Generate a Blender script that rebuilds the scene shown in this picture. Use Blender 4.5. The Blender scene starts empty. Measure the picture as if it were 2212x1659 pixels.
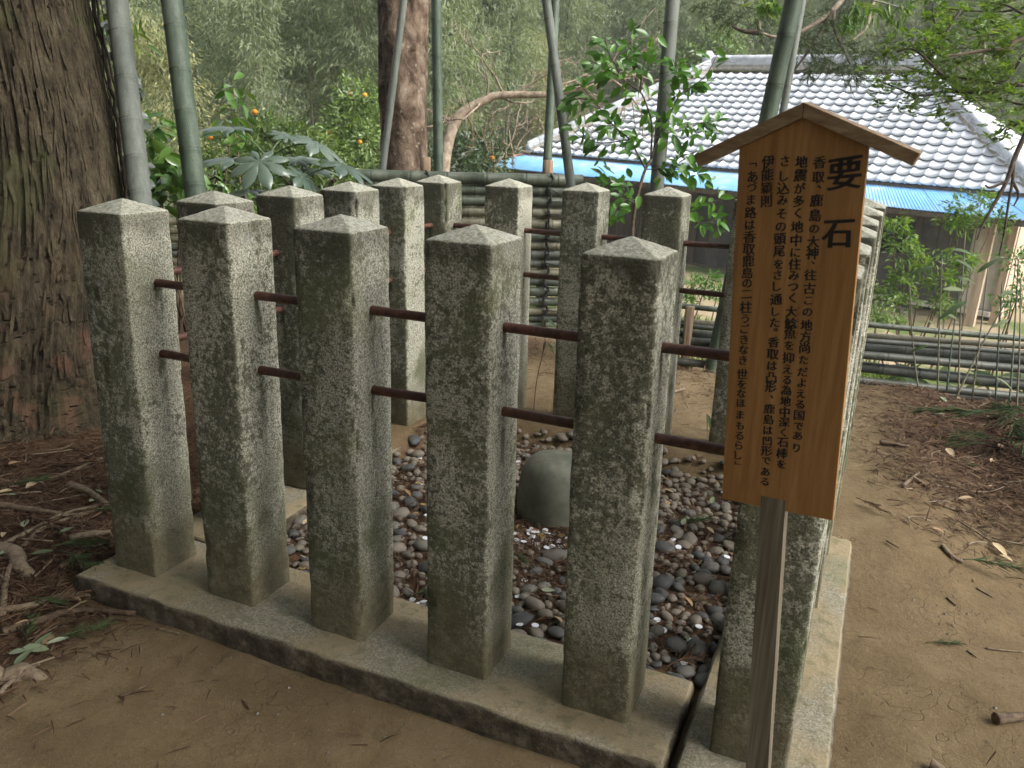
import bpy, math, random
import numpy as np
from mathutils import Matrix, Vector, Euler

random.seed(7)
rng = np.random.default_rng(11)
SC = bpy.context.scene
COL = SC.collection

# ------------------------------------------------------------------ camera
CAM = np.array([2.0696, -1.7961, 1.42])
YAW, PIT, ROLL, FPX = -0.4118, -0.2978, 0.0287, 1769.96      # focal length in pixels of a 2212 px wide frame
FW = np.array([math.sin(YAW) * math.cos(PIT), math.cos(YAW) * math.cos(PIT), math.sin(PIT)])
_rt = np.array([math.cos(YAW), -math.sin(YAW), 0.0]); _up = np.cross(_rt, FW)
RT = _rt * math.cos(ROLL) + _up * math.sin(ROLL)
UP = -_rt * math.sin(ROLL) + _up * math.cos(ROLL)
cd = bpy.data.cameras.new('camera'); cam = bpy.data.objects.new('camera', cd); COL.objects.link(cam)
cd.sensor_width = 36.0; cd.lens = FPX / 2212 * 36.0; cd.clip_start = 0.05; cd.clip_end = 400
cam.matrix_world = Matrix(((RT[0], UP[0], -FW[0], CAM[0]), (RT[1], UP[1], -FW[1], CAM[1]), (RT[2], UP[2], -FW[2], CAM[2]), (0, 0, 0, 1)))
SC.camera = cam
cd.dof.use_dof = True; cd.dof.focus_distance = 2.7; cd.dof.aperture_fstop = 7.0

# ------------------------------------------------------------------ sky, sun, exposure
SUN_EL, SUN_AZ = math.radians(43), math.radians(94)     # azimuth from +y towards +x
w = bpy.data.worlds.new('World'); SC.world = w; w.use_nodes = True
wn = w.node_tree; bg = wn.nodes['Background']
sky = wn.nodes.new('ShaderNodeTexSky'); sky.sky_type = 'NISHITA'; sky.sun_disc = False
sky.sun_elevation = SUN_EL; sky.sun_rotation = SUN_AZ; sky.air_density = 1.0; sky.dust_density = 4.0; sky.ozone_density = 1.0
hs = wn.nodes.new('ShaderNodeHueSaturation'); hs.inputs['Saturation'].default_value = 0.30
wn.links.new(sky.outputs[0], hs.inputs['Color']); wn.links.new(hs.outputs[0], bg.inputs['Color'])
bg.inputs['Strength'].default_value = 0.12
sl = bpy.data.lights.new('sun', 'SUN'); so = bpy.data.objects.new('sun', sl); COL.objects.link(so)
sl.energy = 1.5; sl.angle = math.radians(35); sl.color = (1.0, 0.97, 0.92)
sd = Vector((math.sin(SUN_AZ) * math.cos(SUN_EL), math.cos(SUN_AZ) * math.cos(SUN_EL), math.sin(SUN_EL)))
so.rotation_euler = (-sd).to_track_quat('-Z', 'Y').to_euler(); so.location = (6, 4, 12)
VS = SC.view_settings
VS.view_transform = 'Standard'; VS.look = 'None'; VS.gamma = 1.0; VS.use_curve_mapping = False
VS.exposure = 1.88
SC.cycles.use_denoising = True
SC.cycles.use_adaptive_sampling = True; SC.cycles.adaptive_threshold = .02; SC.cycles.max_bounces = 5; SC.cycles.transparent_max_bounces = 4
SC.cycles.sample_clamp_indirect = 4.0

# ------------------------------------------------------------------ geometry helpers
def at(px, py, d): return CAM + (FW + (px - 1106) / FPX * RT + (829.5 - py) / FPX * UP) * d
def ground_at(px, py, z):
    r = FW + (px - 1106) / FPX * RT + (829.5 - py) / FPX * UP
    return CAM + r * (z - CAM[2]) / r[2]
def unit(v):
    v = np.asarray(v, float); return v / (np.linalg.norm(v, axis=-1, keepdims=True) + 1e-12)
def _h(i, j, k):
    n = (i * 374761393 + j * 668265263 + k * 1274126177) & 0x7fffffff
    n = ((n ^ (n >> 13)) * 1103515245 + 12345) & 0x7fffffff
    n = ((n ^ (n >> 15)) * 69069 + 1) & 0x7fffffff
    return (n ^ (n >> 11)) % 100003 / 100003.0
def vnoise(x, y, z=0.0):
    x, y, z = np.broadcast_arrays(np.asarray(x, float), np.asarray(y, float), np.asarray(z, float))
    i, j, k = np.floor(x).astype(np.int64), np.floor(y).astype(np.int64), np.floor(z).astype(np.int64)
    f = lambda t: t * t * (3 - 2 * t)
    a, b, c = f(x - i), f(y - j), f(z - k)
    L = lambda p, q, t: p + (q - p) * t
    r = [[L(_h(i, j + dj, k + dk), _h(i + 1, j + dj, k + dk), a) for dj in (0, 1)] for dk in (0, 1)]
    return L(L(r[0][0], r[0][1], b), L(r[1][0], r[1][1], b), c)
def fbm(x, y, z=0.0, o=4):
    s = 0; a = .5
    for q in range(o): s = s + a * vnoise(x * 2 ** q + 7.1 * q, y * 2 ** q + 3.3 * q, z * 2 ** q + 1.7 * q); a *= .5
    return s
def sstep(a, b, x):
    t = np.clip((x - a) / (b - a), 0, 1); return t * t * (3 - 2 * t)

class G:
    def __init__(self): self.v = []; self.f = []; self.n = 0
    def add(self, v, *fs):
        v = np.asarray(v, float).reshape(-1, 3)
        for f in fs:
            f = np.asarray(f, np.int64)
            if f.size: self.f.append(f.reshape(-1, f.shape[-1]) + self.n)
        self.v.append(v); self.n += len(v); return self
    def box(self, c, size, R=None):
        s = np.array(size) / 2
        v = np.array([(x, y, z) for z in (-1, 1) for y in (-1, 1) for x in (-1, 1)]) * s
        if R is not None: v = v @ np.asarray(R).T
        return self.add(v + np.asarray(c), [(0, 2, 3, 1), (4, 5, 7, 6), (0, 1, 5, 4), (2, 6, 7, 3), (0, 4, 6, 2), (1, 3, 7, 5)])
    def tube(self, path, rad, sides=8, cap=True):
        p = np.asarray(path, float); n = len(p); rad = np.broadcast_to(np.asarray(rad, float), (n,))
        t = unit(np.gradient(p, axis=0))
        ref = np.array([0, 0, 1.]) if abs(t[0][2]) < .9 else np.array([1., 0, 0])
        u = unit(np.cross(t[0], ref)); us = [u]
        for k in range(1, n): u = unit(u - t[k] * (u @ t[k])); us.append(u)
        us = np.array(us); vs = np.cross(t, us)
        a = np.arange(sides) * 2 * math.pi / sides
        v = p[:, None] + rad[:, None, None] * (np.cos(a)[None, :, None] * us[:, None] + np.sin(a)[None, :, None] * vs[:, None])
        i = np.arange(n - 1)[:, None] * sides; j = np.arange(sides)[None]; j2 = (j + 1) % sides
        q = np.stack([i + j, i + j2, i + sides + j2, i + sides + j], -1).reshape(-1, 4)
        V = v.reshape(-1, 3)
        if cap:
            V = np.vstack([V, p[0], p[-1]]); c0, c1 = n * sides, n * sides + 1
            jj = np.arange(sides); k2 = (jj + 1) % sides
            return self.add(V, q, np.stack([np.full(sides, c0), k2, jj], -1), np.stack([np.full(sides, c1), jj + (n - 1) * sides, k2 + (n - 1) * sides], -1))
        return self.add(V, q)
    def cloud(self, tpl, P, D, N, S):
        tv, tf = tpl
        P = np.asarray(P, float); k = len(P)
        if k == 0: return self
        X = unit(D); Y = unit(np.cross(np.broadcast_to(N, X.shape), X)); Z = np.cross(X, Y)
        S = np.broadcast_to(np.asarray(S, float), (k,))[:, None, None]
        v = P[:, None] + S * (tv[None, :, 0:1] * X[:, None] + tv[None, :, 1:2] * Y[:, None] + tv[None, :, 2:3] * Z[:, None])
        off = (np.arange(k) * len(tv))[:, None, None]
        return self.add(v.reshape(-1, 3), *[(np.asarray(f)[None] + off).reshape(-1, np.asarray(f).shape[-1]) for f in tf])
    def mesh(self, name, mat, smooth=True, off=(0, 0, 0)):
        V = np.vstack(self.v) - np.asarray(off)
        me = bpy.data.meshes.new(name)
        tot = np.concatenate([np.full(len(f), f.shape[1]) for f in self.f]); idx = np.concatenate([f.ravel() for f in self.f])
        me.vertices.add(len(V)); me.vertices.foreach_set('co', V.ravel())
        me.loops.add(len(idx)); me.loops.foreach_set('vertex_index', idx)
        me.polygons.add(len(tot)); me.polygons.foreach_set('loop_start', np.concatenate([[0], np.cumsum(tot)[:-1]])); me.polygons.foreach_set('loop_total', tot)
        me.polygons.foreach_set('use_smooth', np.full(len(tot), smooth))
        me.update(calc_edges=True); me.validate()
        me.materials.append(mat); return me
    def build(self, name, mat, parent=None, smooth=True, **tags):
        if parent is None:
            V = np.vstack(self.v); off = np.array([(V[:, 0].min() + V[:, 0].max()) / 2, (V[:, 1].min() + V[:, 1].max()) / 2, V[:, 2].min()])
            o = bpy.data.objects.new(name, self.mesh(name, mat, smooth, off)); COL.objects.link(o)
            o.location = off; WM[o] = Matrix.Translation(off)
        else:
            o = put(name, self.mesh(name, mat, smooth), parent)
        tag(o, **tags); return o
WM = {}
def put(name, mesh, parent=None, M=None):
    o = bpy.data.objects.new(name, mesh); COL.objects.link(o)
    M = M if M is not None else Matrix.Identity(4)
    if parent is not None:
        o.parent = parent; o.matrix_parent_inverse = WM[parent].inverted()
    o.matrix_basis = M; WM[o] = M; return o
def tag(o, label=None, cat=None, group=None, kind=None):
    if label: o['label'] = label
    if cat: o['category'] = cat
    if group: o['group'] = group
    if kind: o['kind'] = kind
    return o
def thing(name, loc, label, cat, group=None, M=None):
    o = bpy.data.objects.new(name, None); COL.objects.link(o); o.empty_display_size = .1
    M = M if M is not None else Matrix.Translation(Vector(loc)); o.matrix_basis = M; WM[o] = M
    return tag(o, label, cat, group)
def mat4(p, X, Y, Z, s=1.0):
    M = Matrix.Identity(4)
    for r in range(3): M[r][0] = X[r] * s; M[r][1] = Y[r] * s; M[r][2] = Z[r] * s; M[r][3] = p[r]
    return M
def frame(p, D, N, s=1.0):
    X = unit(D); Y = unit(np.cross(N, X)); Z = np.cross(X, Y); return mat4(p, X, Y, Z, s)

def curve(pts, n):
    """Catmull-Rom through pts, n samples."""
    P = np.asarray(pts, float); P = np.vstack([2 * P[0] - P[1], P, 2 * P[-1] - P[-2]])
    t = np.linspace(0, len(P) - 3 - 1e-9, n); i = t.astype(int); f = (t - i)[:, None]
    a, b, c, d = P[i], P[i + 1], P[i + 2], P[i + 3]
    return .5 * (2 * b + (c - a) * f + (2 * a - 5 * b + 4 * c - d) * f ** 2 + (3 * b - a - 3 * c + d) * f ** 3)

def along(path, f):
    t = np.linspace(0, 1, len(path)); return np.array([np.interp(f, t, path[:, c]) for c in range(3)]).T

# leaf templates: x along the leaf 0..1, y across, z up
def leaf_tpl(wd=.4, droop=.08, fold=.06, rows=4, petiole=0.0):
    t = np.linspace(0, 1, rows + 1); prof = np.sin(np.pi * t ** .8) ** .8 * wd / 2
    v = []; 
    for k in range(rows + 1):
        x = petiole + (1 - petiole) * t[k]; z = -droop * t[k] ** 2
        v += [(x, 0, z), (x, prof[k], z + fold * prof[k] / (wd / 2)), (x, -prof[k], z + fold * prof[k] / (wd / 2))]
    v = np.array(v); f = []; tr = []
    for k in range(rows):
        a, b = 3 * k, 3 * k + 3
        if k == 0: tr += [(a, b, b + 1), (a, b + 2, b)]
        elif k == rows - 1: tr += [(a, b, a + 1), (a, a + 2, b)]
        else: f += [(a, b, b + 1, a + 1), (a, a + 2, b + 2, b)]
    fs = [np.array(tr)]
    if f: fs.append(np.array(f))
    return v, fs
LEAF4 = (np.array([(0, 0, 0), (.42, .5, .06), (1, 0, -.08), (.42, -.5, .06)]) * np.array([1, .36, 1]), [np.array([(0, 2, 1), (0, 3, 2)])])
BLADE = (np.array([(0, 0, 0), (.35, .5, .0), (1, 0, -.12), (.35, -.5, .0)]) * np.array([1, .17, 1]), [np.array([(0, 2, 1), (0, 3, 2)])])
LEAF_OVAL = leaf_tpl(.42, .12, .07, 5)
LEAF_LONG = leaf_tpl(.2, .2, .03, 5)
NEEDLE = (np.array([(0, -.5, 0), (0, .5, 0), (1, 0, 0)]) * np.array([1, .07, 1]), [np.array([(0, 2, 1)])])

# ------------------------------------------------------------------ material helpers
class NT:
    def __init__(s, name):
        s.m = bpy.data.materials.new(name); s.m.use_nodes = True; s.t = s.m.node_tree; s.b = s.t.nodes['Principled BSDF']; s.out = s.t.nodes['Material Output']
        s.co = None
    def n(s, typ, ins=None, **pr):
        nd = s.t.nodes.new('ShaderNode' + typ)
        for k, v in pr.items(): setattr(nd, k, v)
        for k, v in (ins or {}).items(): s.set(nd.inputs[k], v)
        return nd
    def set(s, sock, v):
        if hasattr(v, 'is_linked') or isinstance(v, bpy.types.NodeSocket): s.t.links.new(v, sock)
        elif isinstance(v, (tuple, list)) and len(v) == 3 and sock.type == 'RGBA': sock.default_value = (*v, 1)
        else: sock.default_value = v
    def pos(s, obj=True):
        if obj:
            tc = s.n('TexCoord'); oi = s.n('ObjectInfo')
            k = s.math('MULTIPLY', oi.outputs['Random'], 37.0)
            return s.n('VectorMath', {0: tc.outputs['Object'], 1: s.n('CombineXYZ', {0: k, 1: k, 2: k}).outputs[0]}, operation='ADD').outputs[0]
        return s.n('NewGeometry').outputs['Position']
    def objco(s): return s.n('TexCoord').outputs['Object']
    def xyz(s, v):
        r = s.n('SeparateXYZ', {0: v}); return r.outputs[0], r.outputs[1], r.outputs[2]
    def map(s, v, sc): return s.n('Mapping', {'Vector': v, 'Scale': sc}).outputs[0]
    def noise(s, v, scale, det=3.0, ro=.5, dist=0.0): return s.n('TexNoise', {'Vector': v, 'Scale': scale, 'Detail': det, 'Roughness': ro, 'Distortion': dist}).outputs['Fac']
    def vor(s, v, scale, out='Distance', feature='F1', rnd=1.0): return s.n('TexVoronoi', {'Vector': v, 'Scale': scale, 'Randomness': rnd}, feature=feature).outputs[out]
    def math(s, op, a, b=0.0, c=0.0, clamp=False):
        nd = s.n('Math', operation=op, use_clamp=clamp); s.set(nd.inputs[0], a); s.set(nd.inputs[1], b); s.set(nd.inputs[2], c); return nd.outputs[0]
    def step(s, x, a, b): return s.n('MapRange', {'Value': x, 'From Min': a, 'From Max': b}, interpolation_type='SMOOTHSTEP').outputs[0]
    def mix(s, f, a, b, mode='MIX'):
        nd = s.n('Mix', data_type='RGBA', blend_type=mode); s.set(nd.inputs[0], f); s.set(nd.inputs[6], a); s.set(nd.inputs[7], b); return nd.outputs[2]
    def ramp(s, f, stops):
        nd = s.n('ValToRGB'); s.set(nd.inputs[0], f); el = nd.color_ramp.elements
        while len(el) < len(stops): el.new(.5)
        for e, (p, c) in zip(el, stops): e.position = p; e.color = (*c, 1)
        return nd.outputs[0]
    def bump(s, h, st=.4, d=.01, nrm=None):
        ins = {'Height': h, 'Strength': st, 'Distance': d}
        if nrm is not None: ins['Normal'] = nrm
        return s.n('Bump', ins).outputs[0]
    def fin(s, col, rough=.8, nrm=None, spec=.3, **kw):
        s.set(s.b.inputs['Base Color'], col); s.set(s.b.inputs['Roughness'], rough); s.b.inputs['Specular IOR Level'].default_value = spec
        if nrm is not None: s.t.links.new(nrm, s.b.inputs['Normal'])
        for k, v in kw.items(): s.set(s.b.inputs[k.replace('_', ' ')], v)
        return s.m

def mat_granite():
    s = NT('granite'); P = s.pos(); O = s.objco(); ox, oy, oz = s.xyz(O)
    g = s.n('NewGeometry'); nx, ny, nz = s.xyz(g.outputs['Normal'])
    oi = s.n('ObjectInfo').outputs['Random']
    gr = s.noise(P, 210, 2, .6); gr2 = s.noise(P, 90, 2, .6); 
    base = s.ramp(gr, [(.34, (.085, .083, .07)), (.45, (.22, .215, .185)), (.55, (.32, .31, .275)), (.68, (.48, .47, .43))])
    base = s.mix(s.math('MULTIPLY', s.step(gr2, .58, .72), .7), base, (.09, .09, .075))
    base = s.mix(1.0, base, (1.2, 1.21, 1.12), 'MULTIPLY')
    base = s.mix(1.0, base, s.mix(oi, (.82, .82, .80), (1.18, 1.17, 1.12)), 'MULTIPLY')
    # green-black algae in patches, thickened on the front faces to paint in their shade as well
    m1 = s.noise(P, 9, 4, .62); m2 = s.noise(P, 55, 4, .7); m3 = s.noise(s.map(P, (1, 1, .45)), 3.2, 3, .6)
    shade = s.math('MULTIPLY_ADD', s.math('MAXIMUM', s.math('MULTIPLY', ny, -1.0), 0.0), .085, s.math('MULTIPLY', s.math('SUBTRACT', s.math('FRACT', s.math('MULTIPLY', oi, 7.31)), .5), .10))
    top = s.step(oz, .95, 1.16)
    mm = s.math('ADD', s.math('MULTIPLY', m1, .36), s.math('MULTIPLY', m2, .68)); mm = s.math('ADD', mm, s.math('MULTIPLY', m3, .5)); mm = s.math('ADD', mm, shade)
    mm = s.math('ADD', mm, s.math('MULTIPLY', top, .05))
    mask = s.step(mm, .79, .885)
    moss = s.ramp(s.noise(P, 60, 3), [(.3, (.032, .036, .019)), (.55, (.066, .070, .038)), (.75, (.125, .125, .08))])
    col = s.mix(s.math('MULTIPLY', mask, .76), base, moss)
    # fresh yellow-green film
    yg = s.step(s.noise(P, 4.5, 3, .5), .52, .7); col = s.mix(s.math('MULTIPLY', yg, .34), col, (.155, .165, .08))
    # pale lichen spots
    lv = s.vor(s.n('VectorMath', {0: P, 1: s.n('TexNoise', {'Vector': P, 'Scale': 60.0, 'Detail': 3.0}).outputs['Color']}, operation='MULTIPLY_ADD').outputs[0] if 0 else s.n('VectorMath', {0: P, 1: s.n('VectorMath', {0: s.n('TexNoise', {'Vector': P, 'Scale': 55.0, 'Detail': 3.0}).outputs['Color'], 1: (.05, .05, .05)}, operation='MULTIPLY').outputs[0]}, operation='ADD').outputs[0], 13); lic = s.math('MULTIPLY', s.step(lv, .22, .12), s.step(s.noise(P, 5, 2), .54, .6)); col = s.mix(s.math('MULTIPLY', lic, .42), col, (.40, .41, .37))
    tb_ = s.math('MULTIPLY', s.step(s.math('ADD', oz, s.math('MULTIPLY', s.math('SUBTRACT', m1, .5), .16)), 1.06, 1.15), s.step(nz, .6, .3)); col = s.mix(s.math('MULTIPLY', tb_, .55), col, (.062, .057, .042))
    # splashed soil at the foot
    ft = s.step(s.math('ADD', oz, s.math('MULTIPLY', s.math('SUBTRACT', s.noise(P, 7, 3), .5), .34)), .36, .07)
    col = s.mix(s.math('MULTIPLY', ft, .86), col, s.ramp(s.noise(P, 25, 4, .7), [(.3, (.075, .066, .035)), (.55, (.12, .103, .058)), (.75, (.19, .165, .105))]))
    gf = s.math('MULTIPLY', s.step(oz, .55, .28), s.step(oz, .12, .3)); gf = s.math('MULTIPLY', gf, s.step(s.noise(P, 6, 3), .42, .62)); col = s.mix(s.math('MULTIPLY', gf, .72), col, (.062, .072, .03))
    # rain streaks below the two rods
    ax = s.math('GREATER_THAN', s.math('ABSOLUTE', nx), .6); u = s.math('ADD', s.math('MULTIPLY', oy, ax), s.math('MULTIPLY', ox, s.math('SUBTRACT', 1.0, ax)))
    u = s.math('ADD', u, s.math('MULTIPLY', s.math('SUBTRACT', s.noise(s.map(P, (1, 1, .5)), 14, 3), .5), .028))
    au = s.math('ABSOLUTE', u); oc = s.n('SeparateColor', {0: s.n('ObjectInfo').outputs['Color']}); has = s.math('ADD', s.math('MULTIPLY', oc.outputs[0], ax), s.math('MULTIPLY', oc.outputs[1], s.math('SUBTRACT', 1.0, ax)))
    has = s.math('MULTIPLY', has, s.step(s.noise(s.map(P, (1, 1, .4)), 30, 3), .38, .55))
    for z0, ln in ((.955, .17), (.738, .3)):
        dz = s.math('SUBTRACT', z0, oz); fade = s.math('MULTIPLY', s.step(dz, -.005, .006), s.step(dz, ln, .02)); k = s.math('MULTIPLY', s.math('MULTIPLY', s.step(au, .02, .006), fade), has)
        col = s.mix(s.math('MULTIPLY', k, .8), col, (.045, .046, .022))
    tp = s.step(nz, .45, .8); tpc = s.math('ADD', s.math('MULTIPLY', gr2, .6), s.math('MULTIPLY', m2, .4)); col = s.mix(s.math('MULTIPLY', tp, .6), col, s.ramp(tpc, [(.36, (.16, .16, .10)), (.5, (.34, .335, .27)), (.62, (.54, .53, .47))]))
    h = s.math('ADD', gr, s.math('MULTIPLY', gr2, 1.5)); h = s.math('ADD', h, s.math('MULTIPLY', mask, .4))
    return s.fin(col, .92, s.bump(h, .38, .004), .2)
def mat_slab():
    s = NT('slab_stone'); P = s.pos(); g = s.n('NewGeometry'); nx, ny, nz = s.xyz(g.outputs['Normal'])
    gr = s.noise(P, 160, 3, .65); a = s.noise(P, 3.5, 4, .6); b = s.noise(P, 22, 4, .65)
    col = s.ramp(gr, [(.3, (.12, .105, .07)), (.5, (.22, .20, .145)), (.72, (.34, .315, .245))])
    col = s.mix(s.math('MULTIPLY', s.step(a, .40, .60), .8), col, (.265, .21, .122))
    col = s.mix(s.math('MULTIPLY', s.step(b, .52, .66), .55), col, (.12, .115, .06))
    col = s.mix(s.math('MULTIPLY', s.step(s.noise(P, 1.7, 3), .5, .62), .4), col, (.14, .15, .075))
    side = s.step(nz, .75, .45); col = s.mix(s.math('MULTIPLY', side, .93), col, s.ramp(b, [(.34, (.022, .016, .010)), (.5, (.058, .044, .029)), (.68, (.15, .125, .092))]))  # side faces coloured darker, their shade is painted in
    h = s.math('ADD', s.math('MULTIPLY', gr, .5), s.math('MULTIPLY', b, 1.3))
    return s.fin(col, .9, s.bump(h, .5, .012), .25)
def mat_soil():
    s = NT('soil'); P = s.pos(False); x, y, z = s.xyz(P)
    a = s.noise(P, 1.1, 4, .6); b = s.noise(P, 7, 5, .65); c = s.noise(P, 60, 4, .7); d = s.noise(P, 240, 2, .6)
    col = s.ramp(s.math('ADD', s.math('MULTIPLY', a, .5), s.math('MULTIPLY', b, .5)), [(.32, (.088, .061, .031)), (.5, (.13, .093, .049)), (.66, (.175, .13, .074))])
    col = s.mix(s.math('MULTIPLY', s.step(c, .55, .72), .55), col, (.075, .047, .026))
    col = s.mix(s.math('MULTIPLY', s.step(d, .62, .72), .5), col, (.33, .27, .18))
    wp = s.n('VectorMath', {0: P, 1: s.n('TexNoise', {'Vector': P, 'Scale': 5.0}).outputs['Color']}, operation='ADD').outputs[0]
    cr = s.vor(wp, 5.0, 'Distance', 'DISTANCE_TO_EDGE'); ck = s.math('MULTIPLY', s.step(cr, .018, .004), s.step(s.noise(P, 1.7, 2), .5, .6)); col = s.mix(s.math('MULTIPLY', ck, .6), col, (.06, .04, .022))
    # needle litter stains where the trees drop
    lit = s.math('MAXIMUM', s.step(s.math('ADD', x, s.math('MULTIPLY', s.math('SUBTRACT', a, .5), .6)), .22, -.12), s.math('MULTIPLY', s.step(y, 1.6, 2.5), s.step(s.math('ADD', x, s.math('MULTIPLY', s.math('SUBTRACT', a, .5), .8)), 2.2, 2.6)))
    lit = s.math('MAXIMUM', lit, s.math('MULTIPLY', s.math('MULTIPLY', s.step(x, .1, .2), s.step(x, 1.83, 1.78)), s.math('MULTIPLY', s.step(y, .12, .18), s.step(y, 1.7, 1.5))))
    lit = s.math('MULTIPLY', lit, s.step(b, .22, .42)); col = s.mix(s.math('MULTIPLY', lit, .85), col, s.ramp(c, [(.35, (.035, .020, .012)), (.6, (.105, .058, .032))]))
    far = s.step(s.math('SUBTRACT', y, s.math('MULTIPLY', x, .18)), 3.35, 3.7); gr = s.mix(s.step(s.noise(P, .8, 4, .6), .45, .6), (.24, .19, .12), (.085, .115, .035)); col = s.mix(far, col, gr)
    hill = s.step(y, 19.5, 22.0); col = s.mix(hill, col, s.ramp(b, [(.3, (.014, .017, .008)), (.7, (.05, .055, .024))]))
    h = s.math('ADD', s.math('MULTIPLY', b, 1.2), s.math('MULTIPLY', c, .35)); h = s.math('ADD', h, s.math('MULTIPLY', d, .08)); h = s.math('SUBTRACT', h, s.math('MULTIPLY', ck, .3))
    return s.fin(col, .95, s.bump(h, .55, .02), .15)
def mat_simple(name, stops, scale=20, det=4, rough=.8, bump=.3, bd=.004, spec=.3, stretch=None, obj=True, rnd=0.0, **kw):
    s = NT(name); P = s.pos(obj); Q = s.map(P, stretch) if stretch else P
    f = s.noise(Q, scale, det, .62); f2 = f
    if rnd: f2 = s.math('ADD', f, s.math('MULTIPLY', s.math('SUBTRACT', s.n('ObjectInfo').outputs['Random'], .5), rnd))
    return s.fin(s.ramp(f2, stops), rough, s.bump(f, bump, bd) if bump else None, spec, **kw)
def mat_leaf(name, cols, rough=.45, spec=.4, trans=.3, back=None):
    """cols: dark, mid, light; each leaf takes its own tone."""
    s = NT(name); g = s.n('NewGeometry'); oi = s.n('ObjectInfo')
    r = s.math('FRACT', s.math('ADD', g.outputs['Random Per Island'], s.math('MULTIPLY', oi.outputs['Random'], 5.37)))
    n = s.noise(g.outputs['Position'], 2.2, 2)
    f = s.math('ADD', s.math('MULTIPLY', r, .62), s.math('MULTIPLY', n, .42))
    col = s.ramp(f, [(.12, cols[0]), (.5, cols[1]), (.9, cols[2])])
    if back is not None: col = s.mix(g.outputs['Backfacing'], col, back)
    s.fin(col, rough, None, spec)
    if trans:
        t = s.n('BsdfTranslucent', {'Color': s.mix(1.0, col, (1.25, 1.35, .55), 'MULTIPLY')}); mx = s.n('MixShader', {0: trans, 1: s.b.outputs[0], 2: t.outputs[0]})
        s.t.links.new(mx.outputs[0], s.out.inputs['Surface'])
    return s.m
def mat_bamboo(name, a, b, c, rough=.5):
    s = NT(name); P = s.pos(); g = s.noise(s.map(P, (1, 1, .25)), 7, 4, .6); d = s.noise(P, 130, 3, .7); k = s.noise(s.map(P, (60, 60, 1.5)), 1.0, 2)
    col = s.ramp(s.math('ADD', s.math('MULTIPLY', g, .75), s.math('MULTIPLY', k, .25)), [(.35, a), (.5, b), (.66, c)])
    col = s.mix(s.math('MULTIPLY', s.step(d, .6, .7), .35), col, (.33, .36, .32))
    col = s.mix(s.math('MULTIPLY', s.step(d, .40, .32), .4), col, (.03, .035, .025))
    return s.fin(col, rough, s.bump(d, .1, .002), .35)
def mat_wood_sign():
    s = NT('sign_wood'); P = s.pos(); x, y, z = s.xyz(P)
    g = s.noise(s.map(P, (110, 110, 1.1)), 1.0, 4, .6, .2); g2 = s.noise(s.map(P, (16, 16, .3)), 1.0, 3); f = s.noise(s.map(P, (420, 420, 6)), 1.0, 2)
    v = s.math('ADD', s.math('MULTIPLY', g, .5), s.math('MULTIPLY', g2, .4)); v = s.math('ADD', v, s.math('MULTIPLY', f, .1))
    col = s.ramp(v, [(.36, (.235, .112, .033)), (.5, (.305, .155, .049)), (.64, (.385, .21, .074))])
    col = s.mix(s.math('MULTIPLY', s.step(s.noise(P, 6, 3), .55, .75), .35), col, (.17, .062, .016))
    return s.fin(col, .62, s.bump(f, .12, .001), .3)
M = {}
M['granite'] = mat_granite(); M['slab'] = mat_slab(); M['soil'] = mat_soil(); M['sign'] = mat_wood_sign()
M['roofwood'] = mat_simple('weathered_sign_roof', [(.3, (.13, .083, .045)), (.5, (.23, .15, .08)), (.7, (.34, .25, .15))], 1.0, 4, .75, .25, .002, stretch=(16, 70, 70))
M['polewood'] = mat_simple('grey_wood_pole', [(.3, (.07, .058, .039)), (.5, (.135, .112, .078)), (.72, (.225, .198, .145))], 1.0, 4, .8, .3, .002, stretch=(90, 90, 2.5))
M['ink'] = mat_simple('black_ink', [(.3, (.008, .008, .008)), (.7, (.022, .019, .017))], 60, 2, .55, 0)
M['brown_ink'] = mat_simple('brown_ink', [(.3, (.09, .03, .012)), (.7, (.12, .045, .015))], 60, 2, .6, 0)
M['rust'] = mat_simple('rusted_iron', [(.3, (.03, .014, .010)), (.5, (.085, .032, .02)), (.72, (.16, .07, .042))], 45, 5, .62, .4, .003, spec=.5, obj=False)
M['bam_grey'] = mat_bamboo('bamboo_grey', (.07, .08, .066), (.112, .124, .104), (.165, .178, .155), .65)
M['bam_green'] = mat_bamboo('bamboo_green', (.028, .046, .028), (.05, .072, .046), (.095, .12, .088), .6)
M['bam_pole'] = mat_bamboo('bamboo_pole', (.034, .045, .03), (.062, .075, .053), (.11, .12, .092), .42)
M['bam_tan'] = mat_bamboo('bamboo_tan', (.075, .07, .045), (.12, .112, .074), (.18, .17, .118), .5)
M['bam_dark'] = mat_bamboo('bamboo_dark', (.026, .030, .023), (.044, .049, .038), (.075, .079, .064), .48)
M['node'] = mat_simple('bamboo_node', [(.3, (.022, .018, .013)), (.6, (.05, .042, .033)), (.8, (.12, .11, .09))], 60, 2, .8, 0)
M['cutend'] = mat_simple('cut_bamboo', [(.3, (.45, .34, .15)), (.7, (.62, .52, .30))], 60, 2, .7, 0)
M['rope'] = mat_simple('black_rope', [(.3, (.008, .008, .008)), (.7, (.03, .03, .03))], 200, 2, .9, .3)
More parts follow.
